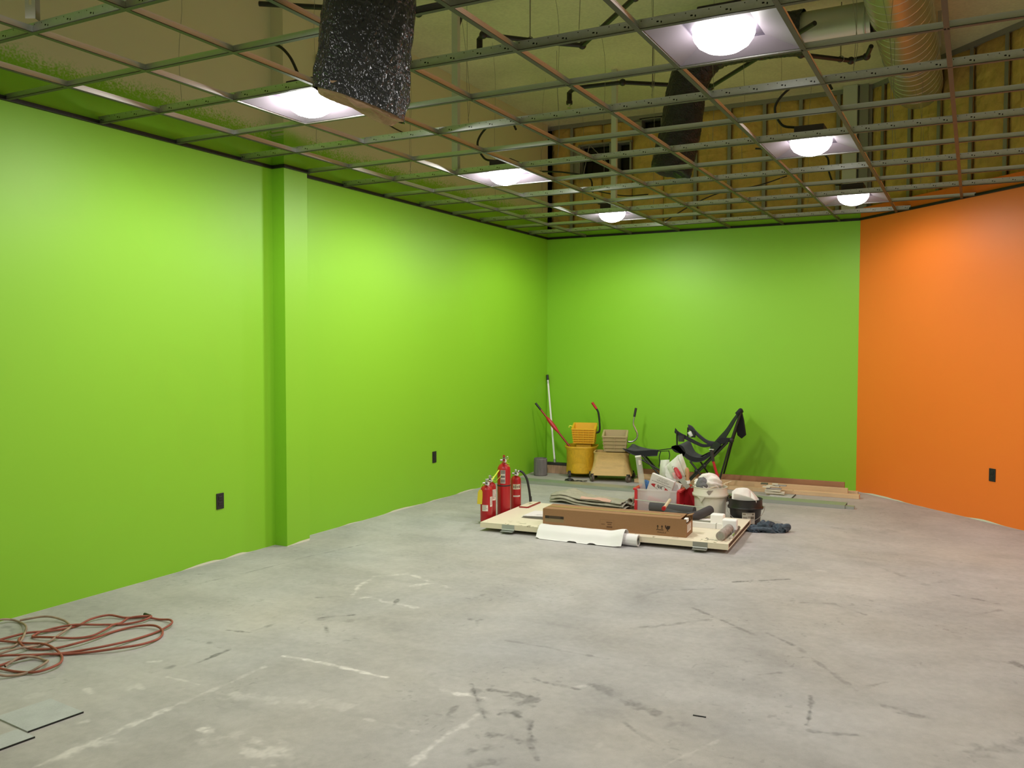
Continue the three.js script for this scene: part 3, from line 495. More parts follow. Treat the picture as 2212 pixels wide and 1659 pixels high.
// ================================================================ HOSES AND TILES, LEFT FOREGROUND
{
  const z = (x, y) => fl(x * 0.18083, 1320 + y * 0.18083);
  const path = (list, lift) => list.map(([x, y], i) => { const p = z(x, y); p.x = Math.max(p.x, LX + 0.03); p.y = 0.0075 + lift * (0.5 + 0.5 * Math.sin(i * 1.7)); return p; });
  const red = [[1790, 85], [1650, 105], [1530, 112], [1440, 160], [1360, 195], [1240, 270], [1100, 315], [900, 345], [650, 355], [480, 345], [385, 322], [480, 280], [850, 208], [1200, 190], [1500, 170], [1720, 140], [1808, 98], [1720, 88], [1500, 98], [1300, 85], [1100, 125], [900, 200], [600, 262], [330, 302], [100, 345], [-60, 372], [-130, 384], [-60, 392], [100, 388], [300, 402], [520, 432], [640, 480], [720, 530], [742, 600], [680, 690], [450, 760], [200, 742], [0, 718], [-110, 704], [-90, 688], [0, 668], [250, 604], [500, 560], [740, 536], [1050, 516], [1400, 488], [1700, 430], [1900, 340], [1942, 270], [1850, 215], [1650, 205], [1400, 250], [1150, 350], [900, 430], [650, 468], [350, 470], [232, 412], [228, 370], [260, 330]];
  const red2 = [[-140, 600], [0, 585], [400, 552], [750, 522], [1050, 498], [1300, 455], [1600, 360], [1900, 260], [2050, 190], [2030, 140], [1900, 115], [1800, 108]];
  const tan = [[-120, 168], [0, 160], [130, 132], [240, 150], [312, 232], [300, 310], [240, 392], [150, 450], [0, 515], [-100, 545]];
  const tan2 = [[240, 146], [550, 120], [760, 140], [838, 190], [840, 240], [720, 330], [600, 380], [450, 440], [250, 500], [0, 560], [-120, 590]];
  const tan3 = [[60, 702], [250, 612], [420, 585], [540, 610], [572, 650], [480, 722], [330, 762], [100, 802], [-60, 818]];
  const hose = (pts, lift, r = 0.0063) => { const q = path(pts, lift), c = new THREE.CatmullRomCurve3(q, false, 'centripetal'), n = Math.round(c.getLength() / 0.018), g = new THREE.TubeGeometry(c, n, r, 8), uv = g.attributes.uv; for (let i = 0; i < uv.count; i++) uv.setX(i, uv.getX(i) * c.getLength() / 0.8); return g; };
  const a = thing('air_hose', 'faded red hose lying in loose loops on the concrete', 'hose'); part('hose_line', hose(red, 0.012), M.hoseRed, a); part('hose_line', hose(red2, 0.014), M.hoseRed, a);
  const e = z(1795, 84); part('hose_end', rod(V(e.x, 0.012, e.z), V(e.x - 0.06, 0.012, e.z - 0.01), 0.009), M.blackSteel, a);
  const b = thing('air_hose', 'dusty tan hose looped over the red hose by the green wall', 'hose'); part('hose_line', hose(tan, 0.02), M.hoseTan, b); part('hose_line', hose(tan2, 0.02), M.hoseTan, b); part('hose_line', hose(tan3, 0.02), M.hoseTan, b);
  // a thin black strip runs along the front edge of each loose sheet
  const A = fl(60, 1583), B = fl(180, 1540), D = fl(0, 1560);
  const turn = Math.atan2(-(B.z - A.z), B.x - A.x), w = A.distanceTo(B);
  const mk = (label, corner, width, depth, y) => { const t = thing('loose_tile', label, 'tile', V(corner.x, 0, corner.z), turn, undefined); part('tile_face', metreUV(rbox(width, 0.006, depth, 0.001, width / 2, y + 0.003, -depth / 2), 2), M.tileGrey, t); part('black_edge', box(width, 0.007, 0.003, width / 2, y + 0.0035, 0.0016), M.black, t); };
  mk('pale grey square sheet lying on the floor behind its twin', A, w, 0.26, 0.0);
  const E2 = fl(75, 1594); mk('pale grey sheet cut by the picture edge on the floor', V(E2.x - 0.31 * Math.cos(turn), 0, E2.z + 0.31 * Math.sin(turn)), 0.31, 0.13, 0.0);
  const s0 = fl(1497, 1545.5), s1 = fl(1525, 1550); single('plastic_strip', 'tiny black plastic sliver on the open concrete floor', 'scrap', bar(s0.setY(0.002), s1.setY(0.002), 0.006, 0.003), M.black);
}

// ================================================================ FIRE EXTINGUISHERS
const bars = (w, h, bg, lines) => canvasTex(w, h, (g) => { g.fillStyle = bg; g.fillRect(0, 0, w, h); for (const [x, y, ww, hh, c] of lines) { g.fillStyle = c; g.fillRect(x, y, ww, hh); } });
const greyText = (n, w, h, s, c = '#77706c') => { const out = []; for (let k = 0; k < n; k++) out.push([w * 0.08, h * (0.1 + 0.8 * k / n), w * (0.55 + 0.3 * hash2(k, 2, s)), h * 0.3 / n, c]); return out; };
const labelWhite = mat(0xffffff, 0.6, 0, { map: bars(128, 96, '#e9dfd8', greyText(6, 128, 96, 3)) });
const labelSilver = mat(0xffffff, 0.4, 0.3, { map: bars(96, 160, '#b9b2ae', [[4, 4, 88, 40, '#8c8683'], [10, 52, 76, 8, '#e6e0dc'], [8, 68, 80, 22, '#6f6a68'], [14, 98, 70, 6, '#e6e0dc'], [8, 112, 80, 36, '#857f7c']]) });
const labelBand = mat(0xffffff, 0.6, 0, { map: bars(128, 48, '#cfc4ae', [[10, 14, 16, 22, '#5c5348'], [36, 10, 14, 28, '#6f675b'], [60, 16, 26, 18, '#8a8173'], [96, 12, 20, 24, '#5c5348']]) });
const wrap = (r, h, y, a0, a1) => new THREE.CylinderGeometry(r, r, h, 20, 1, true, a0, a1 - a0).translate(0, y, 0);
function extinguisher(label, p, turn, o) {
  const t = thing('fire_extinguisher', label, 'fire extinguisher', p, turn, undefined), { r, h } = o;
  part('cylinder', lathe([[0.001, 0.004], [r * 0.86, 0], [r * 0.97, 0.012], [r, 0.03], [r, h * 0.80], [r * 0.94, h * 0.855], [r * 0.72, h * 0.90], [r * 0.4, h * 0.92], [r * 0.32, h * 0.93], [r * 0.3, h * 0.95]], 40), M.red, t);
  part('base_band', lathe([[r * 1.005, 0.0], [r * 1.006, 0.022]], 40), M.redDark, t);
  part('valve', [cyl(0.017, 0.015, h * 0.09, 0, h * 0.93, 0, 16), rbox(0.026, 0.03, 0.04, 0.004, 0, h * 1.0, 0.004), rod(V(0, h * 0.98, 0), V(-0.035, h * 0.98, 0), 0.009)], o.dull ? M.galvDull : M.chrome, t);
  part('gauge', [cyl(0.015, 0.015, 0.012, 0, 0, 0, 18).rotateX(Math.PI / 2).translate(0.012, h * 0.975, 0.024)], M.white, t);
  part('carry_handle', bar(V(0, h * 1.005, 0.0), V(0, h * 0.985, 0.1), 0.022, 0.008), o.redLever ? M.redDark : M.chrome, t);
  part('squeeze_lever', [bar(V(0, h * 1.045, -0.01), V(0, h * 1.06, 0.1), 0.022, 0.007), box(0.02, 0.04, 0.012, 0, h * 1.03, -0.006)], o.redLever ? M.redDark : M.chrome, t);
  part('pull_pin', [new THREE.TorusGeometry(0.012, 0.002, 6, 16).translate(0.03, h * 1.02, 0)], M.chrome, t);
  if (o.hose) { const q = o.hose.map(([x, y, z]) => V(x, y, z)); const hs = part('hose', tube(q, 0.011, 36, 10), M.black, t); part('hose_ferrule', rod(q[0], q[0].clone().lerp(q[1], 0.35), 0.0135), M.chrome, hs); part('nozzle', rod(q[q.length - 1].clone().add(V(0, 0.03, 0)), q[q.length - 1].clone().add(V(0.002, -0.02, 0)), 0.013, 0.015), M.black, hs); }
  for (const [m, y, hh, a0, a1] of o.labels) part('sticker', wrap(r * 1.012, hh, y, a0, a1), m, t);
  if (o.strap) part('clamp_strap', lathe([[r * 1.015, o.strap - 0.006], [r * 1.03, o.strap], [r * 1.015, o.strap + 0.006]], 40), M.rubber, t);
  return t;
}
const toCam = (p) => Math.atan2(eye.x - p.x, eye.z - p.z);
{
  const B = V(1.118, 0, -4.70), R = V(1.115, 0, -4.95), F1 = V(1.135, 0, -4.335), F2 = V(1.085, 0, -4.49);
  extinguisher('tall red fire extinguisher with silver sticker, highest of the four by the door', B, toCam(B), { r: 0.062, h: 0.545, dull: true, redLever: true, strap: 0.30, labels: [[labelSilver, 0.385, 0.125, -0.55, 0.22]] });
  extinguisher('red fire extinguisher with black hose at the side', R, toCam(R), { r: 0.05, h: 0.385, dull: true, labels: [[labelBand, 0.255, 0.05, -0.6, 0.95], [labelWhite, 0.165, 0.014, -0.5, 0.9]], hose: [[0.02, 0.40, 0.0], [0.055, 0.395, 0], [0.10, 0.34, 0.02], [0.125, 0.24, 0.03], [0.14, 0.13, 0.03]] });
  extinguisher('small red fire extinguisher with white sticker and yellow tag, in front', F1, toCam(F1), { r: 0.055, h: 0.375, labels: [[labelWhite, 0.15, 0.055, -0.75, 0.25], [labelWhite, 0.205, 0.09, 0.62, 1.2]] });
  extinguisher('small red fire extinguisher half hidden behind the tagged one', F2, toCam(F2), { r: 0.055, h: 0.385, labels: [[labelWhite, 0.24, 0.1, 0.35, 1.25]] });
  const tg = thing('inspection_tag', 'yellow inspection tag hanging on the front small extinguisher', 'tag', V(F1.x, 0, F1.z), toCam(F1));
  part('tag_card', new THREE.ExtrudeGeometry(new THREE.Shape([[-0.022, 0], [0.022, 0], [0.022, 0.105], [0.012, 0.13], [-0.012, 0.13], [-0.022, 0.105]].map(([x, y]) => new THREE.Vector2(x, y))), { depth: 0.0015, bevelEnabled: false }).rotateZ(-0.06).translate(-0.062, 0.185, 0.04), M.tag, tg);
  part('tie', tube([V(-0.054, 0.31, 0.04), V(-0.045, 0.35, 0.03), V(-0.03, 0.366, 0.01)], 0.0014, 12, 5), M.tie, tg);
  const a = az(1079, 1014, -4.66), b = az(1063, 1036, -4.40);
  const st = thing('security_tie', 'bright yellow plastic tie stretched between two fire extinguishers', 'plastic tie');
  part('tie_band', bar(a, b, 0.012, 0.003), M.tie, st); part('tie_tail', tube([b, b.clone().add(V(0.03, -0.015, 0)), b.clone().add(V(0.06, 0.01, 0)), a.clone().add(V(0.02, -0.05, 0))], 0.0016, 20, 5), M.tie, st);
  part('tie_tail', tube([az(1096, 1000, -4.68), az(1092, 994, -4.68), az(1086, 999, -4.68), az(1099, 991, -4.68)], 0.0022, 16, 5), M.tag, st);
  for (const y of [1001, 1006]) part('tie_tail', rod(az(1095, y, -4.68), az(1101, y + 1, -4.68), 0.0016), M.tie, st);
}

// ================================================================ DOOR SLAB ON THE FLOOR AND WHAT LIES ON IT
const DT = 0.078, DTURN = 0.066, DC = V(2.268, 0, -4.645), DL = 2.12, DW = 1.10;
const onDoor = (x, z, y = DT) => V(x, y, z).sub(V(DC.x, 0, DC.z)).applyAxisAngle(V(0, 1, 0), 0).add(V(DC.x, 0, DC.z));
{
  const t = thing('door_slab', 'cream painted door slab lying flat on blocks on the floor', 'door', DC, DTURN);
  const paint = mat(0xffffff, 0.55, 0, { map: dataTex(512, 256, (x, y) => { let n = 1 + 0.05 * (fbm(x / 30, y / 12, 3, 5) - 0.5); const chip = smooth(0.70, 0.74, fbm(x / 9, y / 6, 3, 19)) * smooth(200, 245, y); return [0.80 * n - 0.45 * chip, 0.72 * n - 0.42 * chip, 0.56 * n - 0.36 * chip]; }, true, false) });
  const top = box(DL, 0.006, DW, 0, DT - 0.003, 0), uv = top.attributes.uv, p = top.attributes.position; for (let i = 0; i < uv.count; i++) uv.setXY(i, p.getX(i) / DL + 0.5, p.getZ(i) / DW + 0.5);
  part('top_skin', top, paint, t);
  part('edge_rail', box(DL, 0.034, 0.03, 0, DT - 0.0235, DW / 2 - 0.015), M.cream, t); part('edge_rail', box(DL, 0.034, 0.03, 0, DT - 0.0235, -DW / 2 + 0.015), M.cream, t);
  lab(part('end_core', box(0.03, 0.034, DW - 0.06, DL / 2 - 0.02, DT - 0.0235, 0), M.brownEdge, t), 'raw brown end of the door'); part('end_core', box(0.03, 0.034, DW - 0.06, -DL / 2 + 0.02, DT - 0.0235, 0), M.brownEdge, t);
  part('bottom_skin', box(DL, 0.005, DW, 0, DT - 0.043, 0), M.cream, t);
  for (const x of [-0.62, 0.62]) part('support_block', box(0.09, DT - 0.0455, DW - 0.25, x, (DT - 0.0455) / 2, 0), M.brownEdge, t);
  for (const x of [-0.795, 0.845]) { const h = part('hinge', [box(0.115, 0.04, 0.003, x, DT - 0.022, DW / 2 + 0.002), box(0.112, 0.003, 0.05, x, DT - 0.055, DW / 2 + 0.02)], x < 0 ? M.galvDull : M.stud, t); part('knuckle', rod(V(x - 0.057, DT - 0.045, DW / 2 + 0.006), V(x + 0.057, DT - 0.045, DW / 2 + 0.006), 0.006), M.galvDull, h); }
}
{ // long carton
  const CL = 1.222, CD = 0.245, CH = 0.146, turn = 0.079, c0 = V(1.792, 0, -4.142), d = V(Math.cos(turn), 0, -Math.sin(turn)), back = V(-Math.sin(turn), 0, -Math.cos(turn));
  const c = c0.clone().addScaledVector(d, CL / 2).addScaledVector(back, CD / 2);
  const t = thing('cardboard_carton', 'long brown cardboard carton lying on the door slab', 'carton', V(c.x, DT, c.z), turn);
  const kraft = (k) => { const q = speck(0.315 * k, 0.165 * k, 0.075 * k, 0.07, 14, 128, 60); return q; };
  const front = canvasTex(1536, 184, (g, w, h) => {
    g.fillStyle = '#97704c'; g.fillRect(0, 0, w, h);
    for (let i = 0; i < 5000; i++) { g.fillStyle = rnd() < 0.5 ? 'rgba(70,40,20,0.05)' : 'rgba(220,180,140,0.05)'; g.fillRect(rnd() * w, rnd() * h, rr(2, 14), rr(1, 3)); }
    g.fillStyle = '#8c7654'; g.fillRect(26, 70, 210, 66); g.fillStyle = '#2e2317'; g.fillRect(26, 70, 210, 30); g.fillStyle = '#463726'; g.fillRect(70, 72, 130, 26); g.fillStyle = '#7d6a4c'; g.fillRect(30, 108, 60, 5); g.fillRect(190, 110, 40, 5);
    g.strokeStyle = '#83603f'; g.lineWidth = 3; g.strokeRect(636, 66, 150, 90); g.fillStyle = '#6a4a30'; g.fillRect(706, 86, 62, 12); g.fillRect(716, 106, 44, 12); g.fillRect(708, 130, 62, 18); g.fillRect(650, 110, 40, 8);
    g.fillStyle = '#2b1a0c'; const up = (x) => { g.beginPath(); g.moveTo(x, 74); g.lineTo(x + 11, 92); g.lineTo(x + 4, 92); g.lineTo(x + 4, 116); g.lineTo(x - 4, 116); g.lineTo(x - 4, 92); g.lineTo(x - 11, 92); g.fill(); };
    up(1246); up(1290); g.fillRect(1232, 120, 74, 7);
    g.beginPath(); g.moveTo(1320, 74); g.lineTo(1330, 74); g.lineTo(1336, 96); g.lineTo(1340, 78); g.lineTo(1374, 78); g.quadraticCurveTo(1374, 112, 1350, 118); g.lineTo(1350, 126); g.lineTo(1364, 132); g.lineTo(1332, 132); g.lineTo(1344, 126); g.lineTo(1344, 118); g.quadraticCurveTo(1322, 110, 1320, 74); g.fill();
    g.font = 'bold 23px sans-serif'; g.fillStyle = '#4a3320'; g.fillText('FRAGILE', 1240, 158, 134);
  });
  const kraftMat = mat(0xffffff, 0.8, 0, { map: kraft(1) });
  part('carton_front', box(CL, CH, 0.004, 0, CH / 2, CD / 2 - 0.002), mat(0xffffff, 0.8, 0, { map: front }), t);
  part('carton_back', box(CL, CH, 0.004, 0, CH / 2, -CD / 2 + 0.002), kraftMat, t); part('carton_bottom', box(CL, 0.004, CD - 0.01, 0, 0.002, 0), kraftMat, t);
  part('carton_end', box(0.004, CH, CD - 0.008, -CL / 2 + 0.002, CH / 2, 0), kraftMat, t);
  part('carton_end', box(0.004, CH * 0.72, CD - 0.008, CL / 2 - 0.002, CH * 0.36, 0), kraftMat, t);
  part('top_flap', box(CL - 0.05, 0.004, CD / 2 - 0.001, -0.022, CH + 0.001, CD / 4), kraftMat, t); part('top_flap', box(CL - 0.05, 0.004, CD / 2 - 0.001, -0.022, CH + 0.001, -CD / 4), kraftMat, t);
  part('end_flap', bar(V(CL / 2 - 0.03, CH, -CD * 0.33), V(CL / 2 + 0.012, CH + 0.012, -CD * 0.33), CD * 0.33, 0.004), kraftMat, t);
  lab(part('packing_tape', shell((u, v) => V(-CL / 2 + 0.01 + u * (CL - 0.08), CH + 0.0042 + 0.0006 * noise2(u * 60, v * 4, 9), -0.026 + v * 0.052), 120, 6, 0.0004), mat(C(0.40, 0.22, 0.11), 0.28), t), 'glossy clear brown tape along the lid');
  part('inner_packing', rbox(0.03, 0.03, 0.06, 0.005, CL / 2 - 0.02, CH * 0.86, 0.03), M.foamWhite, t);
  lab(part('shipping_label', box(0.0015, CH * 0.42, CD * 0.55, CL / 2 + 0.0012, CH * 0.45, 0.02), labelWhite, t), 'white shipping label on the carton end');
}
{ // white paper roll in front of the door, its loose end draped
  const a = fl(1171, 1160), b = fl(1376, 1183); a.y = b.y = 0.05; const d = b.clone().sub(a).normalize(), sd = V(-d.z, 0, d.x).multiplyScalar(-1); if (sd.z > 0) sd.negate();   // sd: away from the camera
  const a2 = a.clone().addScaledVector(sd, 0.035), b2 = b.clone().addScaledVector(sd, 0.035);
  const t = thing('paper_roll', 'white paper roll on the floor with its loose sheet draped over the door edge', 'paper roll');
  const rq = new THREE.Quaternion().setFromUnitVectors(V(0, 1, 0), d), RL = a2.distanceTo(b2), tubeOf = (r0, r1, y0, y1) => lathe([[r0, y0], [r1, y0], [r1, y1], [r0, y1], [r0, y0]], 30).applyQuaternion(rq).translate(a2.x, a2.y, a2.z);
  part('roll', flat(tubeOf(0.037, 0.047, 0, RL)), M.paper, t);
  lab(part('core', flat(tubeOf(0.022, 0.0368, 0.001, RL - 0.002)), M.stud, t), 'grey cardboard core');
  const L = a.distanceTo(b) - 0.07;
  part('loose_sheet', shell((u, v) => {
    const prof = [[0.10, 0.062], [0.085, 0.094], [0.05, 0.103], [0.01, 0.098], [-0.03, 0.066], [-0.055, 0.03], [-0.075, 0.008], [-0.085, 0.004]];
    const f = v * (prof.length - 1), k = Math.min(prof.length - 2, Math.floor(f)), q = f - k; let s = prof[k][0] + (prof[k + 1][0] - prof[k][0]) * q, y = prof[k][1] + (prof[k + 1][1] - prof[k][1]) * q;
    y += 0.006 * (noise2(u * 7, v * 2, 8) - 0.5) + (v > 0.85 ? 0.012 * smooth(0.55, 0.8, noise2(u * 9 + 3, 1, 5)) * (v - 0.85) / 0.15 : 0); s += 0.01 * (noise2(u * 5, 4, 6) - 0.5) * v;
    const fold = smooth(0.80, 0.98, u) * 0.03 * Math.sin(v * Math.PI); y += fold;
    return a.clone().addScaledVector(d, -0.035 + u * L + 0.012 * v * (1 - u)).addScaledVector(sd, s).setY(Math.max(0.003, y));
  }, 60, 28, 0.0012), M.paper, t);
}
{ // odds and ends on the door, left of the carton
  const a = fl(1122, 1096, DT), b = fl(1140.5, 1097, DT), c = fl(1140.5, 1084.5, DT), w = a.distanceTo(b), dd = Math.max(0.12, b.distanceTo(c) * 0.95);
  const t = thing('small_board', 'small cream board with dark red edges on the door slab', 'board', V(a.x, DT, a.z), DTURN); part('board_face', box(w, 0.006, dd, w / 2, 0.006, -dd / 2), M.cream, t); part('red_edge', [box(w, 0.012, 0.012, w / 2, 0.006, 0.004), box(0.014, 0.012, dd, w + 0.004, 0.006, -dd / 2)], M.redDark, t);
  const p0 = fl(1126, 1118, DT);
  const pg = thing('paper_stack', 'thin stack of white papers tucked beside the carton', 'papers', V(p0.x, DT, p0.z), DTURN - 0.03);
  for (let k = 0; k < 4; k++) part('sheet', shell((u, v) => V(u * 0.25 + k * 0.006, 0.004 + k * 0.005 + 0.006 * u * (k + 1) / 3 + 0.004 * noise2(u * 3, v * 3, k), -v * 0.27 + k * 0.004), 10, 8, 0.001), k === 3 ? mat(0xffffff, 0.8, 0, { map: bars(128, 128, '#e6dfe0', [[50, 84, 46, 5, '#a39aa0'], [44, 92, 60, 4, '#b0a8ac'], [56, 100, 40, 4, '#a39aa0']]) }) : M.paper, pg);
}
{ // right of the carton
  const strip = (name, label, cat, m, p, q, w, h, y) => { const A = fl(...p, DT), B = fl(...q, DT); return single(name, label, cat, bar(A.setY(DT + y + h / 2), B.setY(DT + y + h / 2), w, h), m); };
  const A = fl(1492, 1138, DT), B = fl(1562, 1143, DT); A.z -= 0.02;
  const t = thing('trim_bar', 'white extruded trim bar beside the carton on the door', 'trim bar'); part('bar_body', bar(A.clone().setY(DT + 0.022), B.clone().setY(DT + 0.022), 0.034, 0.042), M.white, t); const m = A.clone().lerp(B, 0.78); part('joint', bar(m.clone().setY(DT + 0.022), m.clone().add(B.clone().sub(A).multiplyScalar(0.02)).setY(DT + 0.022), 0.036, 0.044), M.stud, t);
  strip('metal_strip', 'dull grey metal strip lying behind the white trim bar', 'metal strip', M.stud, [1494, 1128], [1536, 1130], 0.03, 0.018, 0.0);
  strip('foam_strip', 'thin white foam strip beside the dark foam tubes', 'foam', M.foamWhite, [1508, 1123], [1540, 1125.5], 0.04, 0.012, 0.0);
  const block = (label, px, py, w, h, d, turn) => { const p = fl(px, py, DT); const o = single('foam_block', label, 'foam block', rbox(w, h, d, 0.012, 0, h / 2, -d / 2), M.foamWhite); o.position.set(p.x, DT + 0.001, p.z); o.rotation.y = turn; };
  block('white foam block at the back next to the dark foam tube', 1548, 1134, 0.112, 0.088, 0.085, 0.03); block('white foam block standing behind the paint roller', 1575, 1151, 0.118, 0.105, 0.08, 0.1);
  // paint roller sleeve with its frame
  const r = thing('paint_roller', 'used grey paint roller with wire frame and handle on the door', 'paint roller'), e0 = fl(1556, 1168, DT).setY(DT + 0.036), e1 = fl(1575, 1151, DT).setY(DT + 0.036);
  part('sleeve', rod(e0, e1, 0.036, 0.036, 22), mat(0xffffff, 0.98, 0, { map: speck(0.34, 0.30, 0.27, 0.25, 6, 64, 88) }), r); const dir = e1.clone().sub(e0).normalize(); part('sleeve_end', rod(e0.clone().addScaledVector(dir, -0.002), e0, 0.02, 0.02, 14), M.stud, r);
  const h0 = fl(1583, 1160, DT).setY(DT + 0.016), h1 = fl(1596, 1143, DT).setY(DT + 0.016); part('handle', rod(h0, h1, 0.011, 0.013, 12), mat(C(0.16, 0.13, 0.11), 0.7), r); part('wire_frame', tube([e1, e1.clone().addScaledVector(dir, 0.03), h0.clone().lerp(e1, 0.5).addScaledVector(dir, 0.03), h0.clone().lerp(e1, 0.4), h0], 0.005, 24, 6), M.chrome, r); part('ferrule', rod(h0.clone().lerp(h1, -0.25), h0.clone().lerp(h1, 0.12), 0.015, 0.012, 12), M.chrome, r);
  single('wire', 'thin bent wire lying in front of the paint roller', 'wire', tube([fl(1524, 1164, DT), fl(1527, 1162.5, DT), fl(1530, 1165, DT), fl(1527, 1166, DT), fl(1535, 1166, DT), fl(1550, 1169, DT)].map((p) => p.setY(DT + 0.003)), 0.0018, 40, 5), M.wire);
  const pc = fl(1624, 1134); single('pipe_offcut', 'short white pipe offcut on the floor beside the black bucket', 'pipe', rod(V(pc.x - 0.04, 0.018, pc.z), V(pc.x + 0.03, 0.018, pc.z - 0.004), 0.018, 0.018, 16), M.white);
}
{ // dark pipe insulation and the straightedge, behind the carton
  const f = (px, py, y) => fl(px, py, DT + y).setY(DT + y), r = 0.04;
  const ft = (label, pts) => { const t = thing('foam_tube', label, 'pipe insulation'); part('tube_body', tube(pts, r, 50, 16), M.foamGrey, t); const e = pts[pts.length - 1], d = e.clone().sub(pts[pts.length - 2]).normalize(); part('tube_end', [rod(e.clone().addScaledVector(d, -0.004), e.clone().addScaledVector(d, 0.0008), r, r * 0.94, 18)], M.foamGrey, t); part('tube_end', rod(pts[0], pts[0].clone().add(pts[0].clone().sub(pts[1]).normalize().multiplyScalar(0.001)), r, r * 0.94, 18), M.foamGrey, t); };
  ft('dark grey foam pipe insulation curving up at its end behind the carton', [f(1440, 1108, r), f(1480, 1116, r), f(1505, 1114, r), f(1522, 1107, r + 0.01), f(1534, 1101.5, r + 0.02)]);
  ft('straight dark grey foam pipe insulation under the straightedge', [f(1404, 1094, r), f(1450, 1098, r), f(1500, 1104, r)]);
  const a = az(1372, 1079, -4.86), b = az(1521, 1096.5, -4.86); single('straightedge', 'long thin metal straightedge resting on the foam tubes', 'ruler', bar(a, b, 0.022, 0.004), M.galvDull);
  const c0 = fl(1434, 1099, DT + 0.165).setY(DT + 0.168), c1 = fl(1447, 1086, DT + 0.165).setY(DT + 0.19), t = thing('marker_tube', 'pale tube with a red cap lying on top of the carton', 'tube'); const d = c1.clone().sub(c0).normalize(); part('tube_body', rod(c0, c1, 0.013, 0.013, 16), M.tan, t); part('cap', rod(c0.clone().addScaledVector(d, -0.012), c0.clone().addScaledVector(d, 0.02), 0.0175, 0.0165, 18), M.redPlastic, t);
}
{ // folded canvas dropcloth behind the carton, on the floor
  const a = fl(1219, 1076), b = fl(1378, 1094), d = b.clone().sub(a), L = d.length(); d.normalize(); const n = V(d.z, 0, -d.x); if (n.z > 0) n.negate();
  const t = thing('dropcloth', 'folded canvas dropcloth on the floor behind the carton', 'cloth');
  for (let k = 0; k < 3; k++) part('fold', shell((u, v) => { const y = 0.006 + k * 0.03 + 0.045 * Math.exp(-((u - 0.18) ** 2) / 0.02) * (0.6 + 0.4 * v) + 0.035 * (fbm(u * 5, v * 3 + k, 3, 80 + k) - 0.3) * smooth(0, 0.12, v) + 0.012 * Math.sin(Math.PI * v); return a.clone().addScaledVector(d, u * L * (1 - 0.02 * k)).addScaledVector(n, -0.30 + v * 0.24 + 0.02 * k * (noise2(u * 4, 1, k) - 0.5)).setY(Math.max(0.003 + 0.02 * k, y)); }, 50, 22, 0.009), M.canvas, t);
  lab(part('pink_edge', shell((u, v) => a.clone().addScaledVector(d, L * (0.42 + 0.4 * u)).addScaledVector(n, -0.295 + 0.03 * v).setY(0.085 + 0.015 * noise2(u * 5, v * 2, 3) - 0.02 * (1 - v)), 20, 4, 0.002), mat(C(0.66, 0.42, 0.33), 0.9), t), 'pinkish lining showing at the fold');
  const c = fl(1369, 1098), e = single('rolled_canvas', 'small rolled canvas end poking out beside the red ended bin', 'cloth', [lathe([[0.03, 0], [0.034, 0.004], [0.035, 0.2], [0.02, 0.2], [0.018, 0.01], [0.03, 0]], 20).rotateX(-Math.PI / 2 + 0.1).translate(c.x, 0.085, c.z + 0.1)], M.canvas);
}

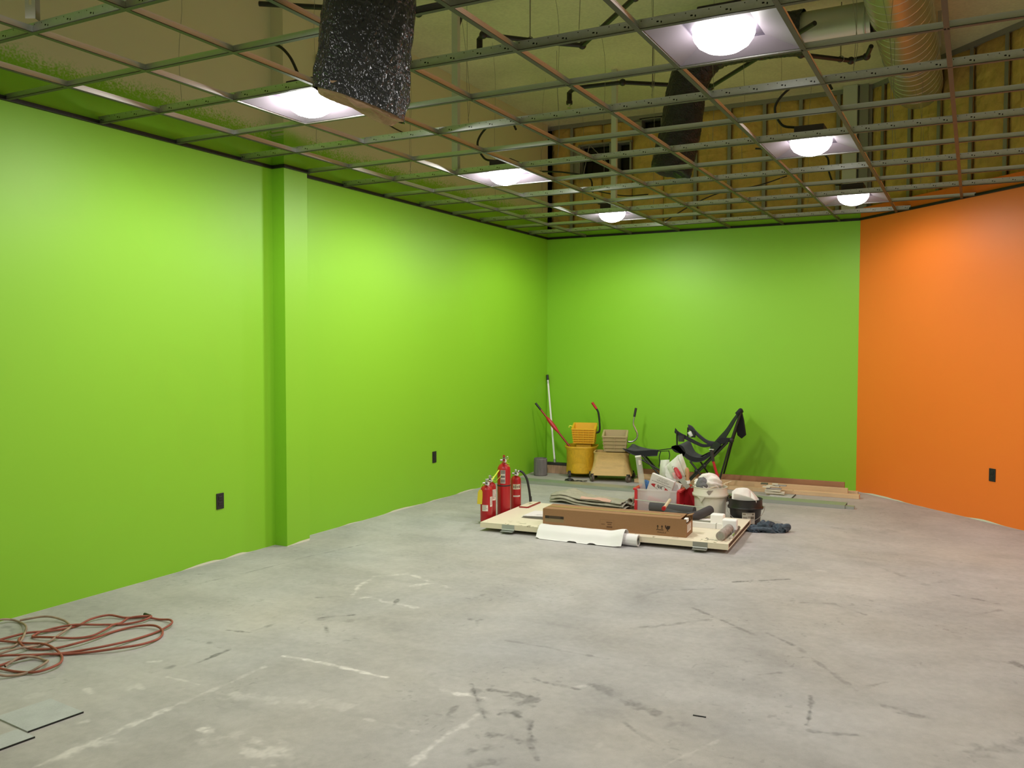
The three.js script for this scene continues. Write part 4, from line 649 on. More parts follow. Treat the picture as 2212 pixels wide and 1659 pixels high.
// ================================================================ CLEAR BIN WITH RED ENDS AND ITS CONTENTS
{
  const BX0 = 2.185, BX1 = 2.60, BZ0 = -5.33, BZ1 = -5.76, BH = 0.256;
  const t = thing('storage_bin', 'clear plastic bin with red ends, full of tools and packaging', 'bin', V((BX0 + BX1) / 2, 0, (BZ0 + BZ1) / 2), 0.06);
  const w = BX1 - BX0, d = BZ0 - BZ1;
  part('clear_wall', box(w - 0.03, BH, 0.003, 0, BH / 2, d / 2), M.clear, t); part('clear_wall', box(w - 0.03, BH, 0.003, 0, BH / 2, -d / 2), M.clear, t); part('bin_floor', box(w - 0.02, 0.004, d, 0, 0.004, 0), M.clear, t);
  for (const s of [-1, 1]) part('rim', box(w - 0.02, 0.012, 0.012, 0, BH, s * (d / 2 + 0.004)), M.clear, t);
  for (const s of [-1, 1]) {
    const e = part('red_end', [box(0.008, BH, d, s * (w / 2 - 0.006), BH / 2, 0), box(0.026, BH, 0.02, s * (w / 2 - 0.006), BH / 2, d / 2), box(0.026, BH, 0.02, s * (w / 2 - 0.006), BH / 2, -d / 2), rbox(0.04, 0.022, d + 0.02, 0.006, s * (w / 2 + 0.002), BH + 0.002, 0)], M.redPlastic, t);
    part('rib', [0.05, 0.085, 0.12].map((y) => box(0.012, 0.007, d - 0.03, s * (w / 2 + 0.003), y, 0)), M.redPlastic, e);
  }
  // the red lid hangs open on the right end
  part('red_lid', bar(V(w / 2 + 0.02, BH + 0.004, 0), V(w / 2 + 0.05, 0.06, 0), d - 0.04, 0.006, V(0, 0, 1)), M.redPlastic, t);
  const put = (px, py, z) => az(px, py, z);
  // transparent tube of the level, upright
  const lv = thing('level_tube', 'tall clear plastic packaged level standing in the bin', 'level'), l0 = put(1392, 1080, -5.42), l1 = put(1378.5, 986, -5.42);
  part('sleeve', bar(l0, l1, 0.048, 0.03, V(0, 0, 1)), M.clear, lv); const f1 = l0.clone().lerp(l1, 0.62); part('level_body', bar(f1, l1.clone().lerp(l0, 0.03), 0.026, 0.018, V(0, 0, 1)), M.stud, lv); part('end_cap', bar(l1.clone().lerp(l0, 0.012), l1.clone().lerp(l0, -0.02), 0.05, 0.034, V(0, 0, 1)), M.white, lv); const sk = l1.clone().lerp(l0, 0.08).add(V(0.012, 0, 0.018)); part('sticker', bar(sk, sk.clone().lerp(l0, 0.11), 0.02, 0.002, V(0, 0, 1)), labelWhite, lv);
  // white printed box, tilted
  const TL = put(1409, 1022, -5.45), TR = put(1457, 1042, -5.45), BL = put(1400.5, 1063, -5.45), ex = TR.clone().sub(TL), bw = ex.length(); ex.normalize(); let ey = TL.clone().sub(BL).normalize(); ey = ey.sub(ex.clone().multiplyScalar(ey.dot(ex))).normalize(); const bh = 0.30, bt = 0.045, ez = ex.clone().cross(ey);
  const face = canvasTex(384, 448, (g, W0, H0) => {
    g.fillStyle = '#c9c4c0'; g.fillRect(0, 0, W0, H0); g.fillStyle = '#7f7873';
    const line = (x, y, n, s, h) => { for (let k = 0; k < n; k++) { g.fillRect(x, y, s * (0.5 + 0.5 * hash2(k, n, 3)), h); x += s; } };
    line(130, 20, 10, 16, 5); line(120, 34, 9, 18, 6); line(100, 52, 12, 18, 8); line(110, 66, 11, 18, 7); line(30, 90, 18, 19, 9);
    g.fillStyle = '#2a2420'; g.font = 'bold 66px sans-serif'; g.translate(0, -38); g.fillText('NK', 138, 206);
    g.fillStyle = '#a8242c'; g.beginPath(); g.moveTo(34, 190); g.quadraticCurveTo(70, 160, 116, 168); g.quadraticCurveTo(92, 190, 118, 214); g.quadraticCurveTo(70, 214, 34, 190); g.fill(); g.beginPath(); g.moveTo(350, 194); g.quadraticCurveTo(310, 164, 262, 168); g.quadraticCurveTo(290, 192, 258, 216); g.quadraticCurveTo(310, 220, 350, 194); g.fill();
    g.strokeStyle = '#4a4440'; g.lineWidth = 5; g.beginPath(); g.moveTo(110, 212); g.quadraticCurveTo(140, 224, 170, 222); g.stroke(); g.beginPath(); g.moveTo(214, 156); g.quadraticCurveTo(250, 148, 270, 166); g.stroke();
  });
  const nb = thing('printed_box', 'white printed box with red and black logo tilted in the bin', 'box'), Mx = new THREE.Matrix4().makeBasis(ex, ey, ez).setPosition(TL.clone().addScaledVector(ex, bw / 2).addScaledVector(ey, -bh / 2));
  part('box_body', new THREE.BoxGeometry(bw, bh, bt).translate(0, 0, -bt / 2).applyMatrix4(Mx), M.white, nb); part('printed_face', new THREE.BoxGeometry(bw * 0.995, bh * 0.995, 0.002).translate(0, 0, 0.0008).applyMatrix4(Mx), mat(0xffffff, 0.55, 0, { map: face }), nb);
  const sm = thing('small_carton', 'plain white box edge poking up behind the printed box', 'box'); part('box_body', new THREE.BoxGeometry(0.2, 0.2, 0.05).applyMatrix4(new THREE.Matrix4().makeBasis(ex, ey, ez).setPosition(TR.clone().addScaledVector(ex, -0.045).addScaledVector(ey, -0.115).addScaledVector(ez, -0.09))), M.white, sm); 
  // plastic bag with a blister card
  const q = (a, b, c, dd, z, bulge, s) => { const A = put(...a, z), B = put(...b, z), Cc = put(...c, z), D = put(...dd, z); return shell((u, v) => { const p = A.clone().lerp(B, u).lerp(D.clone().lerp(Cc, u), v); p.z += bulge * Math.sin(Math.PI * u) * Math.sin(Math.PI * v) + 0.012 * (fbm(u * 5, v * 5, 3, s) - 0.5); return p; }, 20, 20, 0.002); };
  const bag = thing('plastic_bag', 'crumpled translucent plastic bag sticking out of the bin', 'bag'); part('bag_film', q([1427, 994], [1446, 993], [1450, 1045], [1424, 1040], -5.62, 0.05, 4), M.bag, bag); part('bag_film', q([1462, 984], [1473, 980], [1486, 1018], [1470, 1040], -5.63, 0.05, 9), M.bag, bag);
  const card = thing('blister_card', 'white blister card with a pale window leaning in the bin', 'packaging'); part('card', q([1431, 1013], [1463, 984.5], [1481, 1034], [1447, 1046], -5.58, 0.02, 6), M.white, card); part('blister', q([1440, 1006], [1464, 987], [1478, 1028], [1452, 1034], -5.565, 0.05, 12), M.bag, card); lab(part('pink_insert', q([1450, 1018], [1460, 1012], [1466, 1036], [1456, 1034], -5.535, 0.02, 3), mat(C(0.72, 0.42, 0.42), 0.7), card), 'pink insert');
  const kn = thing('scraper', 'red handled scraper tool with steel blade in the bin', 'tool'), k0 = put(1458, 1010, -5.50), k1 = put(1471, 1034, -5.50), k2 = put(1487, 1054, -5.50);
  part('handle', loft([0, 0.12, 0.5, 0.85, 1].map((u, i) => { const c = k0.clone().lerp(k1, u), dd = k1.clone().sub(k0).normalize(), sx = V(-dd.y, dd.x, 0), r = [0.012, 0.02, 0.025, 0.021, 0.014][i]; return [...Array(12)].map((_, k) => c.clone().addScaledVector(sx, r * Math.cos(k * Math.PI / 6)).add(V(0, 0, 0.6 * r * Math.sin(k * Math.PI / 6)))); })), M.redPlastic, kn); part('blade', bar(k1, k2, 0.05, 0.003, V(0, 0, 1)), M.galvDull, kn); part('hang_ring', new THREE.TorusGeometry(0.012, 0.003, 6, 16).translate(k0.x - 0.014, k0.y, k0.z), M.galvDull, kn); lab(part('handle_grip', bar(k0.clone().lerp(k1, 0.1).add(V(0, 0, 0.016)), k0.clone().lerp(k1, 0.8).add(V(0, 0, 0.016)), 0.018, 0.003, V(0, 0, 1)), mat(C(0.62, 0.10, 0.12), 0.5), kn), 'lighter red grip inlay');
  const br = thing('brush', 'wooden handled brush standing in the bin beside the white bucket', 'brush'), b0 = put(1487, 1052, -5.52), b1 = put(1484, 1010, -5.52);
  part('handle', loft([0, 0.25, 0.5, 0.75, 0.92, 1].map((u, i) => { const c = b0.clone().lerp(b1, u), r = [0.012, 0.02, 0.013, 0.02, 0.019, 0.008][i]; return [...Array(12)].map((_, k) => c.clone().add(V(r * Math.cos(k * Math.PI / 6), 0, r * Math.sin(k * Math.PI / 6)))); })), M.wood, br); part('ferrule', rod(b0.clone().lerp(b1, 0.18), b0.clone().lerp(b1, 0.34), 0.023, 0.021, 14), M.white, br);
  const bl = put(1396, 1048, -5.5); const bw2 = single('blue_cloth', 'small blue and red wrapped bundle inside the bin', 'bundle', lump(0.04, 0.055, 0.03, 0.2, 3, 5, 14), mat(C(0.05, 0.16, 0.42), 0.6)); bw2.position.copy(bl);
  const inner = put(1425, 1085, -5.45); const pk = single('pink_packet', 'pink packet seen through the clear bin wall', 'packet', rbox(0.24, 0.05, 0.03, 0.01), mat(C(0.62, 0.24, 0.24), 0.7)); pk.position.copy(inner); pk.rotation.z = -0.28;
}

// ================================================================ BUCKETS BEHIND THE DOOR
function pail(t, r0, r1, h, m, ringY) {
  const th = 0.004;
  part('pail_body', lathe([[0.001, 0.002], [r0 - 0.004, 0], [r0, 0.006], [r0 + (r1 - r0) * ringY * 0.98, h * ringY], [r1 + 0.011, h * ringY + 0.002], [r1 + 0.012, h * (ringY + 0.075)], [r1 + 0.002, h * (ringY + 0.085)], [r1 - 0.001, h * 0.985], [r1 + 0.004, h * 0.99], [r1 + 0.003, h], [r1 - th, h], [r0 - th, 0.01], [0.001, 0.008]], 56), m, t);
  return t;
}
{
  const c = V(2.875, 0, -5.46), t = thing('bucket', 'white plastic bucket stuffed with white cloth', 'bucket', c); pail(t, 0.135, 0.152, 0.315, M.pailWhite, 0.72);
  part('drip', shell((u, v) => { const a = toCam(c) - 0.75 + 0.42 * u, y = 0.23 - 0.05 * v * (1 - Math.abs(2 * u - 1)); return V(Math.sin(a) * (0.165 - 0.008 * v), y, Math.cos(a) * (0.165 - 0.008 * v)); }, 14, 6, 0.003), M.pailWhite, t);
  lab(part('smudge', shell((u, v) => { const a = toCam(c) - 0.12 + 0.3 * u - 0.1 * v, y = 0.297 - 0.05 * v * (1 - 0.7 * Math.abs(2 * u - 1)); return V(Math.sin(a) * 0.1545, y, Math.cos(a) * 0.1545); }, 12, 6, 0.0006), mat(C(0.28, 0.24, 0.21), 0.8), t), 'grey dried smear on the rim');
  part('bail_handle', tube([...Array(13)].map((_, k) => { const a = k / 12 * Math.PI; return V(Math.cos(a) * 0.166, 0.24 - 0.12 * Math.sin(a), -0.0 + Math.sin(a) * 0.12 * 0.0 - Math.sin(a) * 0.1); }), 0.003, 30, 6), M.wire, t);
  const rag = thing('white_rag', 'bunched white rag bulging from the white bucket', 'rag', V(c.x, 0.30, c.z)); part('rag_body', lump(0.125, 0.11, 0.11, 0.32, 2.2, 7, 30).translate(-0.02, 0.02, 0), M.whiteCloth, rag); lab(part('grey_lining', lump(0.055, 0.06, 0.035, 0.35, 3, 17, 16).translate(-0.055, 0.04, 0.085), mat(C(0.17, 0.17, 0.18), 0.9), rag), 'grey inner side showing in the folds');
  const st = az(1563, 1046, -5.42), st2 = az(1580, 1039.5, -5.5), s0 = az(1510, 1055, -5.36);
  const sk = thing('stir_stick', 'pale wooden stir stick across the rim of the white bucket', 'stick'); part('stick', bar(az(1532, 1055, -5.34), az(1566, 1047, -5.5), 0.022, 0.004), M.tan, sk); part('stick_tip', bar(st.clone().add(V(0, 0.002, 0)), st2, 0.012, 0.004), M.tan, sk);
}
{
  const c = V(3.205, 0, -5.43), t = thing('bucket', 'black plastic bucket with a white label and bail', 'bucket', c); pail(t, 0.128, 0.147, 0.235, M.pailBlack, 0.62);
  const a0 = toCam(c); lab(part('paper_label', wrap(0.1405, 0.1, 0.075, a0 - 0.2, a0 + 0.62).clone(), mat(0xffffff, 0.6, 0, { map: bars(160, 128, '#b5b0a6', [[8, 10, 36, 18, '#83796c'], [54, 8, 60, 6, '#8b857c'], [120, 8, 26, 20, '#6e6659'], [10, 46, 50, 22, '#8d857a'], [70, 44, 30, 8, '#77705f'], [104, 42, 44, 30, '#6a6356'], [14, 84, 120, 6, '#8d857a'], [14, 98, 100, 6, '#8d857a']]) }), t), 'white printed label');
  part('bail_handle', tube([...Array(17)].map((_, k) => { const a = k / 16 * Math.PI; return V(Math.cos(a) * 0.168, 0.17 - 0.13 * Math.sin(a), Math.sin(a) * 0.125); }), 0.0025, 40, 6).rotateY(a0), M.wire, t);
  const cl = thing('white_bag', 'off-white folded cloth bag standing in the black bucket', 'bag', V(c.x, 0.2, c.z), a0);
  const prof = (list, u) => { const f = u * (list.length - 1), k = Math.min(list.length - 2, Math.floor(f)); return list[k] + (list[k + 1] - list[k]) * (f - k); };
  part('bag_front', shell((u, v) => V(-0.105 + u * 0.2, -0.03 + v * (0.03 + prof([0.088, 0.08, 0.07, 0.058, 0.03], u)), 0.085 + 0.02 * v - 0.01 * Math.sin(4 * u) + 0.012 * Math.abs(u - 0.25) * v), 16, 10, 0.003), M.whiteCloth, cl);
  part('bag_back', shell((u, v) => V(-0.12 + u * 0.245, -0.03 + v * (0.03 + prof([0.085, 0.115, 0.12, 0.124, 0.12, 0.09, 0.05, 0.01], u)), 0.02 - 0.09 * v * v + 0.03 * Math.sin(2.5 * u + 1) + 0.03 * noise2(u * 4, v * 3, 8) - 0.02 * smooth(0.6, 0.75, u)), 22, 14, 0.003), M.whiteCloth, cl);
  part('bag_fold', shell((u, v) => V(0.045 + u * 0.075, -0.02 + v * (0.115 - 0.09 * u), 0.05 + 0.03 * Math.sin(Math.PI * u) - 0.06 * v), 10, 10, 0.003), M.whiteCloth, cl);
}
{ // blue-grey rag on the floor
  const c = fl(1660, 1148), t = thing('shop_rag', 'crumpled blue-grey rag on the floor beside the door slab', 'rag', V(c.x, 0, c.z), 0.3);
  part('rag_body', lump(0.11, 0.095, 0.075, 0.42, 2.4, 23, 40, 0.0).translate(-0.02, 0.004, 0), M.denim, t); part('rag_body', lump(0.08, 0.07, 0.06, 0.42, 2.6, 26, 32, 0.0).translate(0.085, 0.004, 0.005), M.denim, t); part('rag_body', lump(0.07, 0.05, 0.055, 0.42, 2.8, 29, 30, 0.0).translate(-0.11, 0.004, 0.03), M.denim, t);
  part('rag_fold', tube([V(0.06, 0.035, 0.02), V(0.12, 0.05, 0.02), V(0.165, 0.052, -0.01), V(0.17, 0.03, -0.03), V(0.12, 0.022, 0.05)], 0.021, 30, 10), M.denim, t); part('rag_fold', tube([V(-0.17, 0.015, 0.04), V(-0.11, 0.03, 0.06), V(-0.05, 0.035, 0.07), V(0.02, 0.03, 0.07)], 0.017, 24, 9), M.denim, t);
}

// ================================================================ LUMBER AND METAL ALONG THE BACK WALL
{
  const woodTex = (r, g, b, s) => dataTex(512, 64, (x, y) => { const n = 0.8 + 0.35 * fbm(x / 70, y / 3.2, 4, s) + 0.06 * Math.sin(y * 0.9 + 4 * noise2(x / 90, y / 16, s)); const k = smooth(0.93, 0.97, noise2(x / 11, y / 11, s + 2)); return [r * n * (1 - 0.5 * k), g * n * (1 - 0.6 * k), b * n * (1 - 0.7 * k)]; });
  const pale = mat(0xffffff, 0.75, 0, { map: woodTex(0.66, 0.46, 0.27, 3) }), brown = mat(0xffffff, 0.8, 0, { map: woodTex(0.33, 0.16, 0.08, 8) });
  const plank = (label, m, x0, x1, z0, z1, y0, y1) => single('lumber_board', label, 'board', metreUV(rbox(x1 - x0, y1 - y0, z0 - z1, 0.003, (x0 + x1) / 2, (y0 + y1) / 2, (z0 + z1) / 2), 0.7), m);
  plank('long pale lumber board lying in front on the floor by the back wall', pale, 1.47, 3.965, -7.31, -7.40, 0, 0.042);
  plank('pale lumber board on edge behind the low front board', pale, 1.5, 3.84, -7.405, -7.445, 0, 0.092);
  plank('brown lumber board on edge, tallest and rearmost of the stack', brown, 1.46, 3.80, -7.45, -7.49, 0, 0.148);
  plank('short pale board offcut against the wall past the brown board', pale, 3.72, 3.92, -7.60, -7.66, 0, 0.035);
  const ch = thing('metal_channel', 'long galvanized steel channel lying along the floor before the lumber', 'channel', V(0, 0, 0));
  const A = V(0.16, 0, -6.62), B = V(3.905, 0, -6.64), w = 0.20; const sd = V(0, 0, -1);
  const m2 = mat(C(0.42, 0.45, 0.41), 0.4, 0.55);
  part('web', bar(A.clone().addScaledVector(sd, w / 2).setY(0.034), B.clone().addScaledVector(sd, w / 2).setY(0.034), w, 0.003), m2, ch); part('flange', bar(A.clone().setY(0.018), B.clone().setY(0.018), 0.003, 0.034), m2, ch); part('flange', bar(A.clone().addScaledVector(sd, w).setY(0.018), B.clone().addScaledVector(sd, w).setY(0.018), 0.003, 0.034), m2, ch);
  const c2 = thing('metal_channel', 'narrow steel channel nested in and poking past the long channel end', 'channel'); part('channel_body', bar(V(3.0, 0.014, -6.68), V(3.99, 0.014, -6.69), 0.07, 0.026), m2, c2);
  const c3 = thing('metal_channel', 'flat steel strip lying behind the long channel near the mop buckets', 'channel'); part('strip', bar(V(0.2, 0.004, -6.92), V(3.05, 0.004, -6.98), 0.09, 0.006), m2, c3);
  // loose stack of strips and the square sheet
  const z = (x, y) => [1600 + x * 120 / 2212, 1040 + y * 50 / 922];
  const pieces = [[[860, 630], [1420, 610], 0.004, 0.04, 'wood'], [[840, 570], [1650, 590], 0.02, 0.045, 'w'], [[830, 500], [1640, 540], 0.034, 0.045, 'w'], [[880, 420], [1500, 470], 0.05, 0.045, 'w'], [[900, 380], [1500, 410], 0.066, 0.05, 'g'], [[680, 360], [1000, 370], 0.08, 0.05, 'w'], [[900, 280], [1400, 330], 0.088, 0.05, 'w'], [[1240, 290], [1620, 340], 0.10, 0.05, 'g'], [[580, 240], [870, 250], 0.105, 0.06, 'd'], [[1080, 250], [1300, 265], 0.11, 0.05, 'w']];
  const cols = { w: mat(C(0.70, 0.64, 0.52), 0.7), g: mat(C(0.36, 0.33, 0.32), 0.6), d: mat(C(0.10, 0.10, 0.07), 0.7), wood: M.tan };
  pieces.forEach(([p, q, y, wd, k], i) => { const a = fl(...z(...p), y), b = fl(...z(...q), y); a.z = b.z = -7.16 + 0.02 * hash2(i, 1, 5) - (i > 5 ? 0.05 : 0); b.z += 0.03 * (hash2(i, 2, 5) - 0.5); a.x = 3.0 + (a.x - 3.0) * 0.95; single('strip_offcut', ['bottom wooden strip of the loose stack by the lumber', 'pale strip lying just above the bottom wooden strip', 'pale strip in the middle of the loose stack by the lumber', 'pale strip right under the wide grey strip', 'wide grey strip in the middle of the loose stack', 'short pale strip tucked under the dark offcut', 'pale strip under the small top pieces of the stack', 'grey strip slanting at the end of the stack', 'dark short offcut on top of the loose stack by the lumber', 'short pale piece topmost on the loose stack'][i], 'strip', bar(a.setY(y + 0.006), b.setY(y + 0.006), wd, 0.011), cols[k], 'strip offcuts by the lumber'); });
  const sq = thing('square_sheet', 'grey square sheet with a black edge beside the loose strips', 'sheet', V(3.33, 0, -6.94), 0.02); part('sheet_face', box(0.24, 0.008, 0.30, -0.12, 0.004, -0.15), M.tileGrey, sq); part('black_edge', box(0.006, 0.011, 0.33, 0.003, 0.0055, -0.165), M.black, sq);
}

// ================================================================ CLEANING GEAR IN THE CORNER
{ // grey carpet covered cylinder
  const c = fl(1167.5, 1026.5), t = thing('waste_bin', 'grey felt covered round bin in the green corner', 'bin', V(Math.max(c.x, 0.17), 0, c.z)); part('bin_body', lathe([[0.001, 0.004], [0.082, 0], [0.085, 0.01], [0.083, 0.2], [0.079, 0.216], [0.066, 0.217], [0.064, 0.03], [0.001, 0.03]], 40), M.carpet, t);
}
{ // push broom leaning in the corner
  const a = az(1198.5, 1000, -7.60), b = az(1181, 812, -7.84), t = thing('push_broom', 'push broom with white handle leaning in the green corner', 'broom'), lo = V(a.x, 0.125, a.z), hi = V(Math.max(b.x, LX + 0.02), b.y, b.z);
  part('handle', rod(lo, hi, 0.0125, 0.0125, 14), M.white, t); part('grip', rod(hi.clone().lerp(lo, 0.05), hi.clone().lerp(lo, -0.012), 0.016, 0.014, 14), M.black, t); part('handle_collar', rod(hi.clone().lerp(lo, 0.05), hi.clone().lerp(lo, 0.09), 0.015, 0.014, 12), M.galvDull, t);
  part('socket', rod(V(lo.x, 0.11, lo.z), lo.clone().lerp(hi, 0.045), 0.02, 0.016, 14), M.stud, t); part('head_block', rbox(0.36, 0.035, 0.07, 0.008, lo.x + 0.07, 0.118, lo.z), M.rubber, t);
  part('bristles', metreUV(loft([ringRect(0.36, 0.1, 0.002, 0.02, 4, lo.x + 0.07, lo.z), ringRect(0.345, 0.062, 0.103, 0.015, 4, lo.x + 0.07, lo.z)]), 4), M.bristle, t);
}
function wringer(t, w, d, h, y, m, rows, cols, cx = 0, cz = 0) { // open press basket with ribs
  const k = 0.86, th = 0.008, W = (f) => w * (k + (1 - k) * f), D = (f) => d * (k + (1 - k) * f), R = (f, o = 0) => [[-1, 1], [1, 1], [1, -1], [-1, -1]].map(([a, b]) => V(cx + a * (W(f) / 2 - o), y + h * f - (b > 0 ? 0.045 * f : -0.01 * f), cz + b * (D(f) / 2 - o)));
  const wall = part('wringer_basket', flat(loft([R(0), R(1), R(1, th), R(0.02, th)], true), 0.3), m, t);
  const ribs = [];
  for (let i = 0; i <= rows; i++) { const f = i / rows * 0.94 + 0.02, p = R(f, -0.006); for (const s of [0, 1, 3]) ribs.push(bar(p[s], p[(s + 1) % 4], 0.026, 0.006)); }
  for (let j = 0; j <= cols; j++) { const u = j / cols, a = R(0, -0.004), b = R(1, -0.004); ribs.push(bar(a[0].clone().lerp(a[1], u), b[0].clone().lerp(b[1], u), 0.007, 0.022, V(0, 0, 1))); ribs.push(bar(a[1].clone().lerp(a[2], u), b[1].clone().lerp(b[2], u), 0.007, 0.022, V(1, 0, 0))); }
  part('ribs', ribs, m, wall); const p1 = R(1, -0.014), p0 = R(1, 0.004);
  part('rim', [0, 1, 2, 3].map((s) => bar(p1[s].clone().lerp(p0[s], 0.5), p1[(s + 1) % 4].clone().lerp(p0[(s + 1) % 4], 0.5), 0.02, 0.01)), m, wall);
}
function casters(t, list, m) { for (const [x, z, r, a] of list) { const w = part('caster', [new THREE.CylinderGeometry(r, r, 0.026, 22).rotateZ(Math.PI / 2).rotateY(a).translate(x, r, z)], m, t); part('caster_fork', [box(0.034, 0.03, 0.03, x, r * 1.9, z, a)], M.rubber, w); part('hub', new THREE.CylinderGeometry(r * 0.4, r * 0.4, 0.03, 16).rotateZ(Math.PI / 2).rotateY(a).translate(x, r, z), M.stud, w); } }
{ // yellow mop bucket
  const t = thing('mop_bucket', 'bright yellow mop bucket with yellow wringer on casters', 'mop bucket', V(0.715, 0, -7.50), 0.28);
  const oval = (w, d, y, lobes) => [...Array(40)].map((_, k) => { const a = k / 40 * Math.PI * 2, e = 1 + lobes * Math.cos(4 * a); return V(Math.sign(Math.cos(a)) * Math.pow(Math.abs(Math.cos(a)), 0.7) * w / 2 * e, y, Math.sign(Math.sin(a)) * Math.pow(Math.abs(Math.sin(a)), 0.7) * d / 2 * e); });
  part('bucket_body', loft([oval(0.30, 0.34, 0.045, 0), oval(0.33, 0.38, 0.07, 0.01), oval(0.355, 0.42, 0.2, 0.02), oval(0.365, 0.44, 0.33, 0.01), oval(0.40, 0.47, 0.365, 0), oval(0.41, 0.48, 0.385, 0), oval(0.385, 0.455, 0.388, 0), oval(0.35, 0.42, 0.33, 0), oval(0.31, 0.36, 0.09, 0)], true), M.yellow, t);
  part('skirt', loft([oval(0.36, 0.40, 0.06, 0.06), oval(0.35, 0.41, 0.19, 0.03), oval(0.34, 0.40, 0.19, 0.03), oval(0.33, 0.37, 0.06, 0.06)], false), M.yellow, t);
  wringer(t, 0.27, 0.22, 0.225, 0.415, M.yellowBright, 6, 4, 0.03, -0.02); part('wringer_foot', [box(0.18, 0.05, 0.02, 0.03, 0.395, -0.08), box(0.18, 0.05, 0.02, 0.03, 0.395, 0.05)], M.yellow, t);
  lab(part('hook', [tube([V(-0.11, 0.625, 0.08), V(-0.14, 0.63, 0.09), V(-0.15, 0.61, 0.09)], 0.008, 12, 6)], M.tie, t), 'pale yellow hook on the wringer');
  const h = part('press_handle', tube([V(0.17, 0.54, -0.05), V(0.2, 0.545, -0.05), V(0.215, 0.57, -0.05), V(0.212, 0.68, -0.05), V(0.195, 0.80, -0.05), V(0.165, 0.85, -0.05)], 0.012, 40, 10), M.black, t); lab(part('red_grip', rod(V(0.175, 0.835, -0.05), V(0.12, 0.915, -0.05), 0.0165, 0.0165, 12), M.redPlastic, h), 'red rubber grip');
  casters(t, [[-0.13, 0.16, 0.036, 0.3], [0.13, 0.17, 0.036, 0.2], [-0.13, -0.16, 0.036, 0], [0.13, -0.16, 0.036, 0]], M.rubber);
}
{ // beige mop bucket with flared base
  const t = thing('mop_bucket', 'dirty beige mop bucket with tan wringer and chrome handle', 'mop bucket', V(1.155, 0, -7.39), 0.30);
  const R = (w, d, y, r) => ringRect(w, d, y, r, 7);
  part('bucket_body', flat(loft([R(0.50, 0.40, 0.075, 0.03), R(0.485, 0.385, 0.1, 0.03), R(0.44, 0.34, 0.17, 0.04), R(0.415, 0.31, 0.24, 0.05), R(0.41, 0.30, 0.32, 0.06), R(0.425, 0.315, 0.335, 0.06), R(0.425, 0.315, 0.345, 0.06), R(0.39, 0.28, 0.345, 0.05), R(0.385, 0.275, 0.2, 0.05)], true), 0.7), M.beige, t);
  wringer(t, 0.27, 0.235, 0.225, 0.355, M.beigeDull, 4, 2, 0.04, 0); part('wringer_foot', [box(0.2, 0.03, 0.02, 0.04, 0.35, 0.07), box(0.2, 0.03, 0.02, 0.04, 0.35, -0.07)], M.beigeDull, t); part('rim_handle', bar(V(0.2, 0.325, 0.13), V(0.216, 0.325, -0.05), 0.02, 0.016), M.beige, t);
  const h = part('press_handle', tube([V(0.19, 0.46, -0.02), V(0.24, 0.465, -0.02), V(0.29, 0.50, -0.02), V(0.305, 0.55, -0.02), V(0.28, 0.62, -0.02), V(0.255, 0.68, -0.02), V(0.262, 0.75, -0.02), V(0.275, 0.82, -0.02)], 0.011, 60, 10), M.chrome, t); part('grip', rod(V(0.266, 0.765, -0.02), V(0.285, 0.87, -0.02), 0.0145, 0.0145, 12), M.rubber, h);
  part('hinge_plate', box(0.012, 0.07, 0.04, 0.17, 0.45, -0.01), M.rubber, t);
  casters(t, [[-0.22, 0.19, 0.042, 0.5], [0.21, 0.2, 0.042, -0.6], [-0.2, -0.17, 0.042, 0], [0.24, -0.16, 0.042, 0.8]], M.caster);
}
{ // red mop handle standing in the yellow bucket
  const a = az(1157, 871, -7.40), b = az(1238, 974, -7.40), t = thing('wet_mop', 'red handled mop leaning out of the yellow bucket', 'mop'); const L = (u) => a.clone().lerp(b, u), low = L(1.25);
  part('handle', rod(L(0.1), low, 0.0115, 0.012, 12), M.redDark, t); part('grip', rod(a, L(0.14), 0.014, 0.013, 12), M.black, t);
  const dd = b.clone().sub(a).normalize(), sx = V(-dd.y, dd.x, 0); part('thick_sleeve', loft([[0.30, 0.012], [0.345, 0.022], [0.42, 0.026], [0.52, 0.025], [0.58, 0.017], [0.62, 0.012]].map(([u, r]) => [...Array(14)].map((_, k) => L(u).addScaledVector(sx, r * Math.cos(k * Math.PI / 7)).add(V(0, 0, r * Math.sin(k * Math.PI / 7)))))), M.redPlastic, t);
}
{
  const c = fl(1230, 1038.5), t = thing('black_debris', 'black torn scrap on the floor in front of the mop buckets', 'scrap', V(c.x, 0, c.z)); part('scrap_body', lump(0.06, 0.03, 0.045, 0.4, 3, 9, 14, 0.0).translate(0, 0.003, 0), M.black, t); part('scrap_tail', shell((u, v) => V(0.03 + 0.2 * u, 0.004 + 0.012 * noise2(u * 8, v * 3, 4), -0.02 + 0.05 * v * (1 - 0.6 * u) + 0.02 * Math.sin(9 * u)), 16, 4, 0.003), M.black, t);
}
